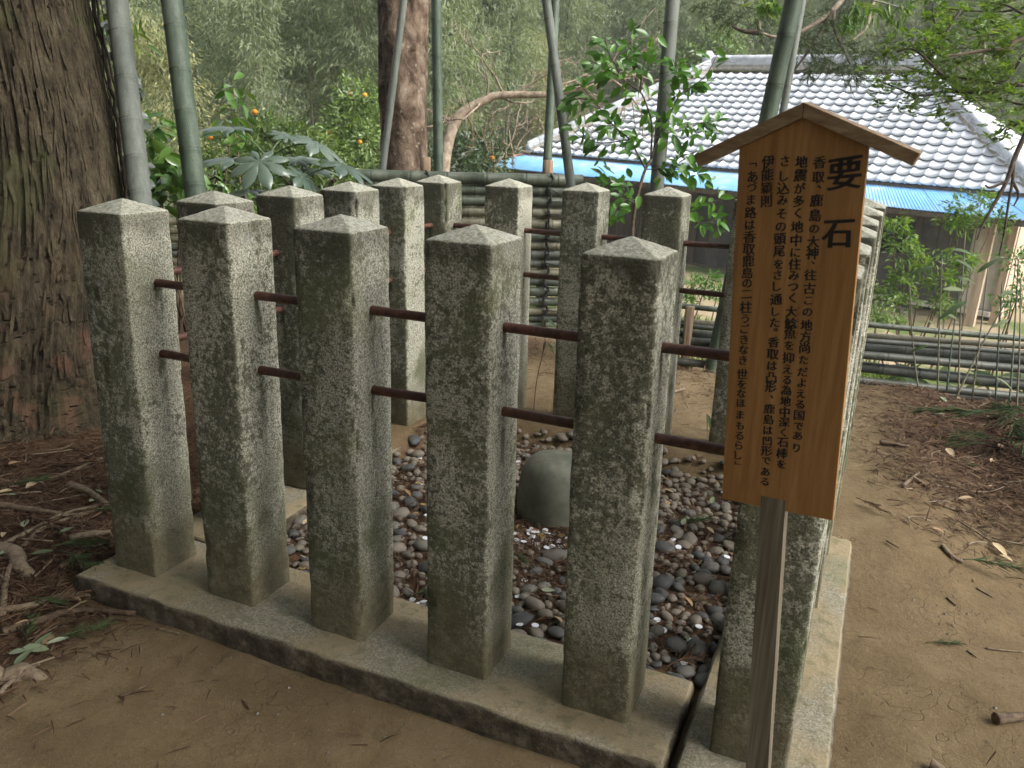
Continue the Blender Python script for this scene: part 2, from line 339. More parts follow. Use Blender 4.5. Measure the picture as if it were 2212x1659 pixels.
def mat_cedar_bark():
    s = NT('cedar_bark'); P = s.pos(False); x, y, z = s.xyz(P)
    v = s.noise(s.map(P, (22, 22, 1.3)), 1.0, 5, .65, .4); f = s.noise(s.map(P, (150, 150, 5)), 1.0, 4, .65); q = s.noise(P, 3.0, 4, .6); r = s.n('NewGeometry').outputs['Random Per Island']
    col = s.ramp(s.math('ADD', s.math('MULTIPLY', v, .6), s.math('MULTIPLY', f, .4)), [(.36, (.010, .008, .005)), (.47, (.034, .027, .017)), (.58, (.070, .056, .035)), (.70, (.125, .102, .067))])
    col = s.mix(s.math('MULTIPLY', s.step(q, .52, .68), .55), col, (.05, .055, .022))
    col = s.mix(s.math('MULTIPLY', s.math('MULTIPLY', s.step(z, 1.0, .2), s.step(s.noise(P, 6, 3), .54, .64)), .55), col, (.115, .06, .042))
    return s.fin(col, .95, s.bump(s.math('ADD', v, f), .5, .012), .12)
M['cedar'] = mat_cedar_bark()
M['flake'] = mat_simple('bark_flake', [(.3, (.06, .036, .022)), (.5, (.13, .08, .048)), (.75, (.22, .135, .09))], 1.0, 4, .95, .4, .004, .1, stretch=(60, 60, 6), obj=False)
def mat_trunk2():
    s = NT('peeling_bark'); P = s.pos(False); a = s.noise(s.map(P, (1, 1, .6)), 9, 5, .65, .5); b = s.noise(s.map(P, (1, 1, .35)), 3.2, 4, .6); c = s.noise(P, 60, 3)
    col = s.ramp(a, [(.36, (.025, .017, .011)), (.47, (.075, .052, .036)), (.56, (.13, .095, .068)), (.70, (.22, .175, .135))])
    col = s.mix(s.math('MULTIPLY', s.step(b, .54, .64), .7), col, (.12, .105, .075)); col = s.mix(s.math('MULTIPLY', s.step(s.vor(P, 14), .2, .1), .4), col, (.30, .29, .24))
    col = s.mix(s.step(s.noise(s.map(P, (1, 1, .22)), 4.5, 3, .6, .8), .66, .72), col, (.018, .013, .010))
    return s.fin(col, .92, s.bump(s.math('ADD', a, s.math('MULTIPLY', c, .3)), .6, .03), .12)
M['trunk2'] = mat_trunk2()
M['twig'] = mat_simple('twig_bark', [(.3, (.06, .04, .025)), (.5, (.12, .085, .055)), (.75, (.20, .16, .11))], 40, 3, .9, .3, rnd=.35)
M['pale_branch'] = mat_simple('pale_branch', [(.3, (.11, .08, .055)), (.5, (.21, .165, .12)), (.72, (.32, .27, .21))], 18, 4, .85, .3, obj=False)
M['dark_branch'] = mat_simple('dark_branch', [(.3, (.022, .016, .012)), (.6, (.065, .048, .034)), (.8, (.14, .11, .075))], 22, 4, .9, .3, obj=False)
M['pebble'] = mat_simple('river_pebble', [(.15, (.05, .051, .05)), (.42, (.082, .08, .072)), (.62, (.112, .103, .085)), (.88, (.16, .135, .102))], 10, 4, .62, .12, .003, .4, rnd=1.0)
M['dome'] = mat_simple('smooth_dome_stone', [(.3, (.075, .08, .058)), (.5, (.115, .118, .088)), (.72, (.17, .168, .135))], 14, 5, .75, .15, .004, .3)
M['alu'] = mat_simple('aluminium_coin', [(.3, (.7, .71, .74)), (.7, (.84, .85, .87))], 300, 2, .4, .1, .0005, .6, rnd=.2, Metallic=.25)
M['brass'] = mat_simple('brass_coin', [(.3, (.30, .2, .06)), (.7, (.55, .4, .15))], 300, 2, .45, .1, .0005, .5, rnd=.2, Metallic=.6)
M['copper'] = mat_simple('copper_coin', [(.3, (.17, .085, .05)), (.7, (.36, .2, .13))], 300, 2, .5, .1, .0005, .5, rnd=.3, Metallic=.5)
M['needle_brown'] = mat_leaf('brown_cedar_needles', [(.022, .012, .008), (.066, .037, .022), (.155, .105, .066)], .9, .1, 0)
M['leaf_brown'] = mat_leaf('fallen_leaf_tan', [(.16, .085, .045), (.33, .23, .13), (.48, .40, .26)], .8, .2, .1)
M['leaf_grey'] = mat_leaf('fallen_leaf_green', [(.09, .12, .06), (.19, .23, .14), (.33, .36, .25)], .6, .3, .1)
M['spray_green'] = mat_leaf('cedar_spray_green', [(.022, .036, .013), (.045, .070, .025), (.085, .11, .045)], .7, .2, .1)
M['camellia'] = mat_leaf('evergreen_leaf', [(.025, .075, .012), (.06, .155, .022), (.125, .26, .045)], .28, .5, .38)
M['aucuba'] = mat_leaf('glossy_leaf', [(.035, .09, .018), (.08, .17, .035), (.16, .27, .06)], .22, .6, .3)
M['fatsia'] = mat_leaf('fatsia_leaf', [(.045, .075, .05), (.075, .11, .078), (.11, .145, .11)], .33, .7, .12)
M['citrus'] = mat_leaf('citrus_leaf', [(.04, .08, .02), (.11, .175, .045), (.23, .31, .085)], .35, .5, .3)
M['citrus_dark'] = mat_leaf('citrus_leaf_dark', [(.022, .045, .022), (.055, .09, .04), (.11, .155, .065)], .35, .5, .25)
M['nandina'] = mat_leaf('nandina_leaf', [(.035, .08, .016), (.08, .16, .028), (.2, .26, .05)], .45, .35, .42)
M['maple'] = mat_leaf('branch_leaf', [(.04, .085, .015), (.095, .165, .028), (.2, .27, .05)], .42, .4, .42)
M['bamleaf'] = mat_leaf('bamboo_leaf', [(.08, .105, .056), (.165, .205, .11), (.29, .33, .20)], .45, .5, .42)
M['bamleaf_y'] = mat_leaf('bamboo_leaf_yellow', [(.13, .15, .07), (.25, .26, .125), (.40, .38, .20)], .5, .4, .35)
M['pine'] = mat_leaf('dark_needles', [(.02, .035, .014), (.04, .062, .024), (.085, .11, .045)], .6, .3, .15)
M['sasa'] = mat_leaf('sasa_leaf', [(.03, .055, .02), (.06, .095, .035), (.13, .16, .07)], .6, .3, .25)
M['ivy'] = mat_leaf('ivy_leaf', [(.05, .065, .05), (.10, .125, .10), (.19, .22, .19)], .35, .6, .1)
M['grass'] = mat_leaf('yard_grass', [(.06, .10, .02), (.12, .19, .04), (.22, .28, .08)], .6, .3, .35)
M['orange'] = mat_simple('orange_fruit', [(.3, (.55, .19, .015)), (.7, (.72, .32, .03))], 60, 2, .5, .1)
def mat_tile():
    s = NT('glazed_tile'); P = s.pos(False); r = s.n('ObjectInfo').outputs['Random']; ri = s.n('NewGeometry').outputs['Random Per Island']
    n = s.noise(P, 3.0, 4, .6); k = s.math('FRACT', s.math('ADD', r, ri)); v = s.math('ADD', s.math('MULTIPLY', n, .6), s.math('MULTIPLY', k, .4))
    col = s.ramp(v, [(.25, (.43, .46, .50)), (.5, (.60, .63, .67)), (.8, (.72, .75, .79))])
    col = s.mix(s.math('MULTIPLY', s.step(s.noise(P, 14, 4, .7), .62, .75), .4), col, (.30, .29, .27))
    return s.fin(col, .4, None, .6)
M['tile'] = mat_tile()
M['ridge'] = mat_simple('ridge_tile_grey', [(.3, (.30, .31, .33)), (.5, (.44, .46, .49)), (.75, (.58, .60, .64))], 4, 4, .35, .1, spec=.6, obj=False)
M['plaster'] = mat_simple('ridge_mortar', [(.3, (.22, .2, .17)), (.7, (.42, .39, .34))], 12, 4, .9, .3, obj=False)
M['blue'] = mat_simple('blue_sheet', [(.30, (.44, .52, .60)), (.45, (.22, .44, .70)), (.62, (.15, .39, .70)), (.8, (.30, .52, .76))], 1.4, 5, .42, .05, spec=.5, obj=False)
M['redtrim'] = mat_simple('rust_trim', [(.3, (.22, .10, .075)), (.7, (.34, .2, .16))], 12, 3, .8, .1)
M['housewood'] = mat_simple('old_house_wood', [(.3, (.035, .026, .018)), (.5, (.07, .052, .036)), (.75, (.12, .092, .065))], 1.0, 4, .85, .2, stretch=(14, 14, 1.2), rnd=.25)
M['housepanel'] = mat_simple('grey_wall_panel', [(.3, (.045, .042, .038)), (.6, (.085, .078, .07)), (.8, (.12, .112, .10))], 4, 4, .85, .1, rnd=.3)
M['palewood'] = mat_simple('pale_timber', [(.3, (.30, .22, .15)), (.5, (.42, .32, .23)), (.75, (.55, .45, .35))], 1.0, 4, .8, .1, stretch=(10, 10, 1), rnd=.25)
M['cream'] = mat_simple('cream_board', [(.3, (.38, .36, .30)), (.7, (.55, .52, .45))], 6, 4, .8, .1, rnd=.2)
M['void'] = mat_simple('dark_room', [(.3, (.012, .011, .010)), (.7, (.025, .023, .02))], 6, 2, .95, 0)
M['postwood'] = mat_simple('fence_post_wood', [(.3, (.12, .08, .05)), (.5, (.2, .14, .09)), (.75, (.3, .22, .15))], 1.0, 4, .85, .3, stretch=(60, 60, 4))

# ------------------------------------------------------------------ terrain
def gz(x, y):
    x = np.asarray(x, float); y = np.asarray(y, float)
    z = -.085 + 0 * x + 0 * y
    z = z + .05 * sstep(-.05, -.5, x) + .05 * sstep(-.6, -2.5, x)                   # bank round the cedar
    z = z + .104 * sstep(.75, 1.45, y) * sstep(2.75, 2.3, x) + .05 * sstep(2.3, 2.9, x) * sstep(1.2, 3.0, y)
    inside = sstep(.15, .2, x) * sstep(1.83, 1.78, x) * sstep(.14, .2, y) * sstep(1.80, 1.7, y)
    z = z * (1 - inside) + inside * (-.055)
    z = z + .10 * np.exp(-(((x - 3.1) / .5) ** 2 + ((y - 2.2) / .6) ** 2))
    # beyond the bamboo fence the ground falls to the house yard, then a wooded hill rises
    yy = y - .18 * x
    z = z - .24 * sstep(2.98, 3.42, yy) * sstep(.7, 1.3, x) + .03 * np.exp(-((yy - 2.8) / .25) ** 2) * sstep(1.8, 2.4, x)
    z = z - 1.55 * sstep(3.9, 9.5, yy)
    z = z - .9 * sstep(-2.5, -9, x) * sstep(3.0, 9.0, yy) 
    z = z + np.maximum(0, yy - 25) * .42 * sstep(25, 32, yy)
    z = z + (fbm(x * 1.3, y * 1.3) - .45) * .035 + (fbm(x * 6, y * 6) - .45) * .014 * (1 - inside)
    return z
def axis(parts):
    return np.unique(np.concatenate([np.arange(a, b, s) for a, b, s in parts]))
xs = axis([(-70, -12, 4), (-12, -3.5, .5), (-3.5, 5, .045), (5, 12, .5), (12, 71, 4)])
ys = axis([(-14, -2.5, 1.), (-2.5, 4.8, .045), (4.8, 12, .3), (12, 32, 1.), (32, 91, 4)])
XX, YY = np.meshgrid(xs, ys); ZZ = gz(XX, YY); nx_, ny_ = len(xs), len(ys)
ii = (np.arange(ny_ - 1)[:, None] * nx_ + np.arange(nx_ - 1)[None]).ravel()
G().add(np.stack([XX, YY, ZZ], -1), np.stack([ii, ii + 1, ii + nx_ + 1, ii + nx_], -1)).build('ground', M['soil'], kind='structure', label='bare brown earth with needle litter at its edges')

# ------------------------------------------------------------------ stone base slabs
SP = .3925; PW = .18; PH = 1.171; CAP = .034
def slab(name, x0, x1, y0, y1, z1, label, rough=.004):
    n1 = max(3, int((x1 - x0) / .02)); n2 = max(3, int((y1 - y0) / .02)); g = G()
    gx = np.linspace(x0, x1, n1); gy = np.linspace(y0, y1, n2)
    zs = [z1 - .26, z1 - .18, z1 - .11, z1 - .085, z1 - .06, z1 - .04, z1 - .022, z1 - .01]
    per = [(a, y0) for a in gx] + [(x1, b) for b in gy[1:]] + [(a, y1) for a in gx[::-1][1:]] + [(x0, b) for b in gy[::-1][1:-1]]
    per = np.array(per); m = len(per); cx, cy = (x0 + x1) / 2, (y0 + y1) / 2
    nrm = np.zeros_like(per); nrm[:, 0] = np.where(np.isclose(per[:, 0], x0), -1, np.where(np.isclose(per[:, 0], x1), 1, 0)); nrm[:, 1] = np.where(np.isclose(per[:, 1], y0), -1, np.where(np.isclose(per[:, 1], y1), 1, 0))
    rings = []
    for z in zs:
        ofs = (fbm(per[:, 0] * 22 + 5, per[:, 1] * 22, z * 30) - .46) * rough * 4.5
        rings.append(np.column_stack([per + nrm * ofs[:, None], np.full(m, z)]))
    ofs = (fbm(per[:, 0] * 9, per[:, 1] * 9 + 3) - .5) * rough * 2.0
    rings.append(np.column_stack([per - nrm * (.008 + np.abs(ofs)[:, None]), np.full(m, z1 - .002)]))
    V = np.vstack(rings); q = []
    i = np.arange(len(rings) - 1)[:, None] * m; j = np.arange(m)[None]; j2 = (j + 1) % m
    g.add(V, np.stack([i + j, i + j2, i + m + j2, i + m + j], -1).reshape(-1, 4))
    TX, TY = np.meshgrid(gx, gy); TZ = z1 + (fbm(TX * 9, TY * 9) - .5) * .004 + (fbm(TX * 40, TY * 40) - .47) * .0025
    ins = .008 + np.abs((fbm(TX * 9, TY * 9 + 3) - .5) * rough * 2.0)
    bx0, bx1, by0, by1 = np.isclose(TX, x0), np.isclose(TX, x1), np.isclose(TY, y0), np.isclose(TY, y1)
    bd = bx0 | bx1 | by0 | by1; nX = np.where(bx0, -1, np.where(bx1, 1, 0)); nY = np.where(by0, -1, np.where(by1, 1, 0))
    nearx = np.minimum(TX - x0, x1 - TX); neary = np.minimum(TY - y0, y1 - TY)
    TX = np.where(bd, TX - nX * ins, TX); TY = np.where(bd, TY - nY * ins, TY); TZ = np.where(bd, z1 - .002, TZ)
    k = (np.arange(n2 - 1)[:, None] * n1 + np.arange(n1 - 1)[None]).ravel()
    g.add(np.stack([TX, TY, TZ], -1), np.stack([k, k + 1, k + n1 + 1, k + n1], -1))
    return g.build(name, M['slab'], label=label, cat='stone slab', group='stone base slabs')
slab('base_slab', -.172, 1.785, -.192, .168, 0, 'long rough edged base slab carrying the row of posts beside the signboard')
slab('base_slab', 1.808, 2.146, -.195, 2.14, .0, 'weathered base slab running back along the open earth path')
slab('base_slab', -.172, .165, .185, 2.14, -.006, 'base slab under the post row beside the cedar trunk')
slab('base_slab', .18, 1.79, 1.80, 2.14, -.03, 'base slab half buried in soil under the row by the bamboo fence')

# ------------------------------------------------------------------ granite posts
def post_mesh(seed, dtx=0.0, dty=0.0):
    m = 9; r = .0055; hw = PW / 2
    side = np.concatenate([[-hw + r * .3], [-hw + r], np.linspace(-hw + r + .003, hw - r - .003, m - 2), [hw - r], [hw - r * .3]])
    per = [(a, -hw) for a in side[1:-1]] + [(hw - r * .3, -hw + r * .3)] + [(hw, a) for a in side[1:-1]] + [(hw - r * .3, hw - r * .3)] + [(a, hw) for a in side[1:-1][::-1]] + [(-hw + r * .3, hw - r * .3)] + [(-hw, a) for a in side[1:-1][::-1]] + [(-hw + r * .3, -hw + r * .3)]
    per = np.array(per); n = len(per)
    prof = [(z, 1.0) for z in np.linspace(0, PH - .012, 44)] + [(PH - .004, .992), (PH, .965)] + [(PH + CAP * (1 - k ** 1.06), k * .955) for k in np.linspace(.93, .06, 9)]
    rings = []
    for z, sc in prof:
        x, y = per[:, 0] * sc, per[:, 1] * sc
        d = (fbm(x * 16 + seed * 3.7, y * 16 + 1.3, z * 16, 3) - .44) * .006 + (fbm(x * 60 + seed, y * 60, z * 60, 2) - .37) * .004
        edge = (np.abs(np.abs(x) - np.abs(y)) < .006) & (np.abs(x) > hw * .9)
        chip = np.maximum(0, vnoise(x * 4 + seed * 9, y * 4, z * 26) - .68) * .05
        d = d - np.where(edge, chip + .001, 0)
        rr = np.sqrt(x * x + y * y) + 1e-6
        top = 0 if z <= PH else (fbm(x * 40 + seed, y * 40, 2) - .45) * .004
        lean = z / PH
        rings.append(np.column_stack([x + x / rr * d + dtx * lean, y + y / rr * d + dty * lean, np.full(n, z) + top]))
    V = np.vstack(rings + [np.array([[dtx, dty, PH + CAP]])]); R = len(rings)
    i = np.arange(R - 1)[:, None] * n; j = np.arange(n)[None]; j2 = (j + 1) % n
    q = np.stack([i + j, i + j2, i + n + j2, i + n + j], -1).reshape(-1, 4)
    jj = np.arange(n); t = np.stack([(R - 1) * n + jj, (R - 1) * n + (jj + 1) % n, np.full(n, R * n)], -1)
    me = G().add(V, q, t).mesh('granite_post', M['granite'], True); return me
ORD = ['first', 'second', 'third', 'fourth', 'fifth', 'sixth']
fix = {0: (-.012, -.001, .034, -.022), 1: (-.008, .003, .014, -.011), 2: (0, 0, 0, .004), 3: (.0015, 0, -.008, .012), 4: (.006, 0, -.006, .01)}
k = 0
for i in range(6):
    for j in range(6):
        if 0 < i < 5 and 0 < j < 5: continue
        bx, by, tx, ty = (0, 0, 0, 0)
        if j == 0 and i in fix: bx, by, tx, ty = fix[i]; tx -= bx; ty -= by
        else: tx, ty = random.uniform(-.006, .006), random.uniform(-.006, .006)
        if i == 5 and j > 1: bx = .008 * (j - 1)
        zb = 0 if j < 5 else -.03
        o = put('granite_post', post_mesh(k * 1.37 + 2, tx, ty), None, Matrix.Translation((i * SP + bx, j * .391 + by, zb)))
        if j == 5: o.scale = (1, 1, 1.026)
        o.color = (1.0 if j in (0, 5) else 0.0, 1.0 if i in (0, 5) else 0.0, 0, 1)
        if i == 0 and j == 0: lb = 'mossy square granite post at the enclosure corner nearest the cedar trunk'
        elif i == 5 and j == 0: lb = 'granite post at the enclosure corner right behind the wooden signboard'
        elif j == 0: lb = 'mossy granite post, %s after the cedar corner in the row leading to the signboard' % ORD[i - 1]
        elif i == 0 and j == 5: lb = 'granite post at the enclosure corner by the tall bamboo fence'
        elif i == 5 and j == 5: lb = 'granite post at the enclosure corner by the low bamboo rails'
        elif i == 0: lb = 'granite post, %s after the cedar corner in the row leading to the tall bamboo fence' % ORD[j - 1]
        elif j == 5: lb = 'granite post, %s after the tall fence corner in the row facing the tiled house' % ORD[i - 1]
        else: lb = 'granite post, %s behind the signboard in the row along the earth path' % ORD[j - 1]
        tag(o, lb, 'stone post', 'square granite posts of the enclosure'); k += 1
# iron rods
RZ = (.96, .742)
def rod(p, q, label):
    n = 40; t = np.linspace(0, 1, n)[:, None]; P = np.array(p) * (1 - t) + np.array(q) * t
    P = P + np.column_stack([np.zeros(n), np.zeros(n), (vnoise(np.linspace(0, 9, n), p[2] * 10 + p[1]) - .5) * .006])
    G().tube(P, .0125 + .0008 * vnoise(np.linspace(0, 60, n), 3.3), 12).build('iron_rod', M['rust'], label=label, cat='iron rod', group='rusty rods threaded through the posts')
for zz, nm in zip(RZ, ('upper', 'lower')):
    rod((0, 0, zz), (5 * SP, 0, zz), '%s rusty iron rod through the post row that ends behind the signboard' % nm)
    rod((0, 5 * .391, zz), (5 * SP, 5 * .391, zz), '%s rusty iron rod through the post row facing the tiled house' % nm)
    rod((0, .0, zz - .0), (0, 5 * .391, zz - .0), '%s rusty iron rod through the post row beside the cedar' % nm)
    rod((5 * SP, 0, zz), (5 * SP, 5 * .391, zz), '%s rusty iron rod through the post row along the path' % nm)

# ------------------------------------------------------------------ dome stone
th = np.linspace(0, 2 * math.pi, 49)[:-1]; rings = []
for t_, z_ in [(1.0, -.12), (1.0, -.05), (.995, .0), (.98, .05), (.95, .095), (.89, .135), (.78, .165), (.62, .184), (.42, .196), (.2, .202)]:
    r_ = .156 * t_; x_ = np.cos(th) * r_; y_ = np.sin(th) * r_
    d_ = 1 + (fbm(x_ * 9 + 4, y_ * 9, z_ * 9) - .45) * .09
    rings.append(np.column_stack([1.03 + x_ * d_, 1.06 + y_ * d_, np.full(48, z_) + (fbm(x_ * 8, y_ * 8) - .45) * .012]))
V = np.vstack(rings + [np.array([[1.03, 1.06, .203]])]); i = np.arange(9)[:, None] * 48; j = np.arange(48)[None]
G().add(V, np.stack([i + j, i + (j + 1) % 48, i + 48 + (j + 1) % 48, i + 48 + j], -1).reshape(-1, 4), np.stack([9 * 48 + np.arange(48), 9 * 48 + (np.arange(48) + 1) % 48, np.full(48, 480)], -1)).build(
    'sacred_stone', M['dome'], label='smooth rounded grey stone dome standing among pebbles and coins', cat='stone')

# ------------------------------------------------------------------ pebble bed
def pebble_mesh(seed):
    n, m = 12, 7; v = []
    for a in range(m):
        ph = math.pi * a / (m - 1)
        for b in range(n):
            t = 2 * math.pi * b / n; v.append((math.sin(ph) * math.cos(t), math.sin(ph) * math.sin(t), math.cos(ph)))
    v = np.array(v); d = .86 + .34 * vnoise(v[:, 0] * 1.5 + seed * 5, v[:, 1] * 1.5, v[:, 2] * 1.5); v = v * d[:, None]
    i = np.arange(m - 1)[:, None] * n; j = np.arange(n)[None]
    return v, np.stack([i + j, i + n + j, i + n + (j + 1) % n, i + (j + 1) % n], -1).reshape(-1, 4)
PM = [pebble_mesh(q) for q in range(6)]
PMESH = [G().add(v, f).mesh('pebble', M['pebble']) for v, f in PM]
bed = thing('pebble_bed', (1.0, 1.0, -.06), 'bed of grey and brown river pebbles inside the stone posts', 'pebble bed'); bed['kind'] = 'structure'; del bed['category']
cand = []; tries = 0; cells = {}
while len(cand) < 1250 and tries < 60000:
    tries += 1
    x, y = random.uniform(.17, 1.80), random.uniform(.18, 1.78)
    if (x - 1.03) ** 2 + (y - 1.06) ** 2 < .185 ** 2: continue
    if 0.80 < x < 1.22 and .74 < y < .93 and random.random() < .93: continue      # the patch of coins
    if vnoise(x * 3.2, y * 3.2, 4.4) > .66 and random.random() < .75: continue       # litter patches
    s_ = random.choice([.012, .014, .017, .020, .023, .027, .034]) * random.uniform(.85, 1.15)
    ok = True; cx_, cy_ = int(x / .1), int(y / .1)
    for a in (-1, 0, 1):
        for b in (-1, 0, 1):
            for (qx, qy, qs) in cells.get((cx_ + a, cy_ + b), ()):
                if (qx - x) ** 2 + (qy - y) ** 2 < (.80 * (qs + s_)) ** 2: ok = False; break
    if ok: cand.append((x, y, s_)); cells.setdefault((cx_, cy_), []).append((x, y, s_))
cand.sort(key=lambda c: -c[2] / math.hypot(c[0] - CAM[0], c[1] - CAM[1])); rest = G()
for q, (x, y, s_) in enumerate(cand):
    R = Euler((random.uniform(-.3, .3), random.uniform(-.3, .3), random.uniform(0, 6.28))).to_matrix().to_4x4()
    S = Matrix.Diagonal((s_ * random.uniform(1.0, 1.35), s_ * random.uniform(.8, 1.0), s_ * random.uniform(.5, .75), 1))
    z = float(gz(x, y)) + s_ * .42
    Mx = Matrix.Translation((x, y, z)) @ R @ S
    if q < 300: put('pebble', PMESH[q % 6], bed, Mx)
    else:
        v, f = PM[q % 6]; A = np.array(Mx); rest.add(v @ A[:3, :3].T + A[:3, 3], f)
rest.build('small_pebbles', M['pebble'], bed, kind='stuff')
# coins
def coin_mesh(mat, hole):
    n = 20; a = np.arange(n) * 2 * math.pi / n; c = np.column_stack([np.cos(a), np.sin(a)]); ri = .24 if hole else 0.0
    loops = [(ri, -.06), (.97, -.06), (1, -.03), (1, .05), (.95, .075), (.88, .055), (ri + .05, .055), (ri, .04)]
    V = np.vstack([np.column_stack([c * r, np.full(n, z)]) for r, z in loops]); L = len(loops)
    i = np.arange(L)[:, None] * n; i2 = ((np.arange(L) + 1) % L)[:, None] * n; j = np.arange(n)[None]
    return G().add(V, np.stack([i + j, i + (j + 1) % n, i2 + (j + 1) % n, i2 + j], -1).reshape(-1, 4)).mesh('coin', mat, False)
CM = {'alu': coin_mesh(M['alu'], False), 'brass': coin_mesh(M['brass'], True), 'copper': coin_mesh(M['copper'], False)}
LBL = {'alu': 'small white metal coin lying among the enclosure pebbles', 'brass': 'brass coin with a centre hole among the enclosure pebbles', 'copper': 'brown copper coin lying among the enclosure pebbles'}
def near_top(x, y):
    z = float(gz(x, y)) + .004
    for (qx, qy, qs) in cells.get((int(x / .1), int(y / .1)), ()):
        d2 = ((qx - x) ** 2 + (qy - y) ** 2) / (qs * qs * 1.3)
        if d2 < 1: z = max(z, float(gz(qx, qy)) + qs * .42 + qs * .62 * math.sqrt(1 - d2))
    return z
for q in range(250):
    if q < 140: x, y = random.gauss(1.05, .10), random.gauss(.815, .055)
    else: x, y = random.uniform(.25, 1.78), random.uniform(.2, 1.75)
    if (x - 1.03) ** 2 + (y - 1.06) ** 2 < .19 ** 2 or not (.2 < x < 1.78): continue
    kd = random.choices(['alu', 'brass', 'copper'], [.72, .12, .16])[0]
    Mx = Matrix.Translation((x, y, near_top(x, y) + random.uniform(.001, .006))) @ Euler((random.gauss(0, .13), random.gauss(0, .13), random.uniform(0, 6))).to_matrix().to_4x4() @ Matrix.Diagonal((.0115, .0115, .0115, 1))
    o = put('coin', CM[kd], None, Mx); tag(o, LBL[kd].replace('among the enclosure pebbles', 'in the heap at the foot of the stone dome') if q < 140 else LBL[kd], 'coin', {'alu': 'white coins', 'brass': 'holed brass coins', 'copper': 'copper coins'}[kd])

# ------------------------------------------------------------------ signboard
SW, SH, ST = .213, .687, .016
SM = Matrix.Translation((1.945, -.24, 1.067)) @ Euler((0, 0, -.099)).to_matrix().to_4x4() @ Euler((.047, 0, 0)).to_matrix().to_4x4() @ Euler((0, -.045, 0)).to_matrix().to_4x4()
sign = thing('signboard', (1.945, -.24, -.1), 'orange wooden notice board with little gable roof and black brush writing', 'signboard')
A_ = np.array(SM)
def loc2w(v): return np.asarray(v, float) @ A_[:3, :3].T + A_[:3, 3]
def bevel_prism(poly, y0, y1, b=.0012):
    """poly in local x,z; extruded from y0 (front) to y1 with a small front bevel."""
    P = np.array(poly); c = P.mean(0); n = len(P)
    def ring(y, k): 
        Q = P + (c - P) / np.linalg.norm(c - P, axis=1, keepdims=True) * k; return np.column_stack([Q[:, 0], np.full(n, y), Q[:, 1]])
    V = np.vstack([ring(y0, b), ring(y0 + b, 0), ring(y1 - b, 0), ring(y1, b)])
    i = np.arange(3)[:, None] * n; j = np.arange(n)[None]; j2 = (j + 1) % n
    return V, np.stack([i + j, i + n + j, i + n + j2, i + j2], -1).reshape(-1, 4), np.arange(n)[None], (np.arange(n)[::-1] + 3 * n)[None]
RS = .455; RT_ = .0215
g = G(); v, *fs = bevel_prism([(-SW / 2, -SH / 2), (SW / 2, -SH / 2), (SW / 2, SH / 2), (0, SH / 2 + SW / 2 * RS), (-SW / 2, SH / 2)], -ST / 2, ST / 2)
g.add(loc2w(v), *fs); g.build('board', M['sign'], sign, False)
za = SH / 2 + SW / 2 * RS + .0005
for sd_ in (-1, 1):
    e = .176; poly = [(0, za), (0, za + RT_ * 1.1), (sd_ * (e + .009), za + RT_ * 1.1 - (e + .009) * RS), (sd_ * e, za - e * RS)]
    if sd_ < 0: poly = poly[::-1]
    poly = [(x + sd_ * .0004, z) for x, z in poly]
    v, *fs = bevel_prism(poly[::-1], -.020, .034); gg = G().add(loc2w(v), *fs); o = gg.build('roof_board', M['roofwood'], sign, False)
pb = ground_at(1637, 1659, -.09); pt = loc2w((-.012, ST / 2 + .017, .0))
pb = np.array([pt[0] + (1.988 - pt[0]) * 1.55, pt[1] - .012, -.22])
pole_dir = unit(pt - pb); Xp = unit(np.cross((0, -1., 0), pole_dir)) * -1; Xp = unit(np.array([math.cos(-.1), math.sin(-.1), 0])); Yp = unit(np.cross(pole_dir, Xp)); Rm = np.column_stack([Xp, Yp, pole_dir])
c_ = (pb + pt) / 2; G().box(c_, (.047, .034, np.linalg.norm(pt - pb) + .3), Rm).build('pole', M['polewood'], sign, False)

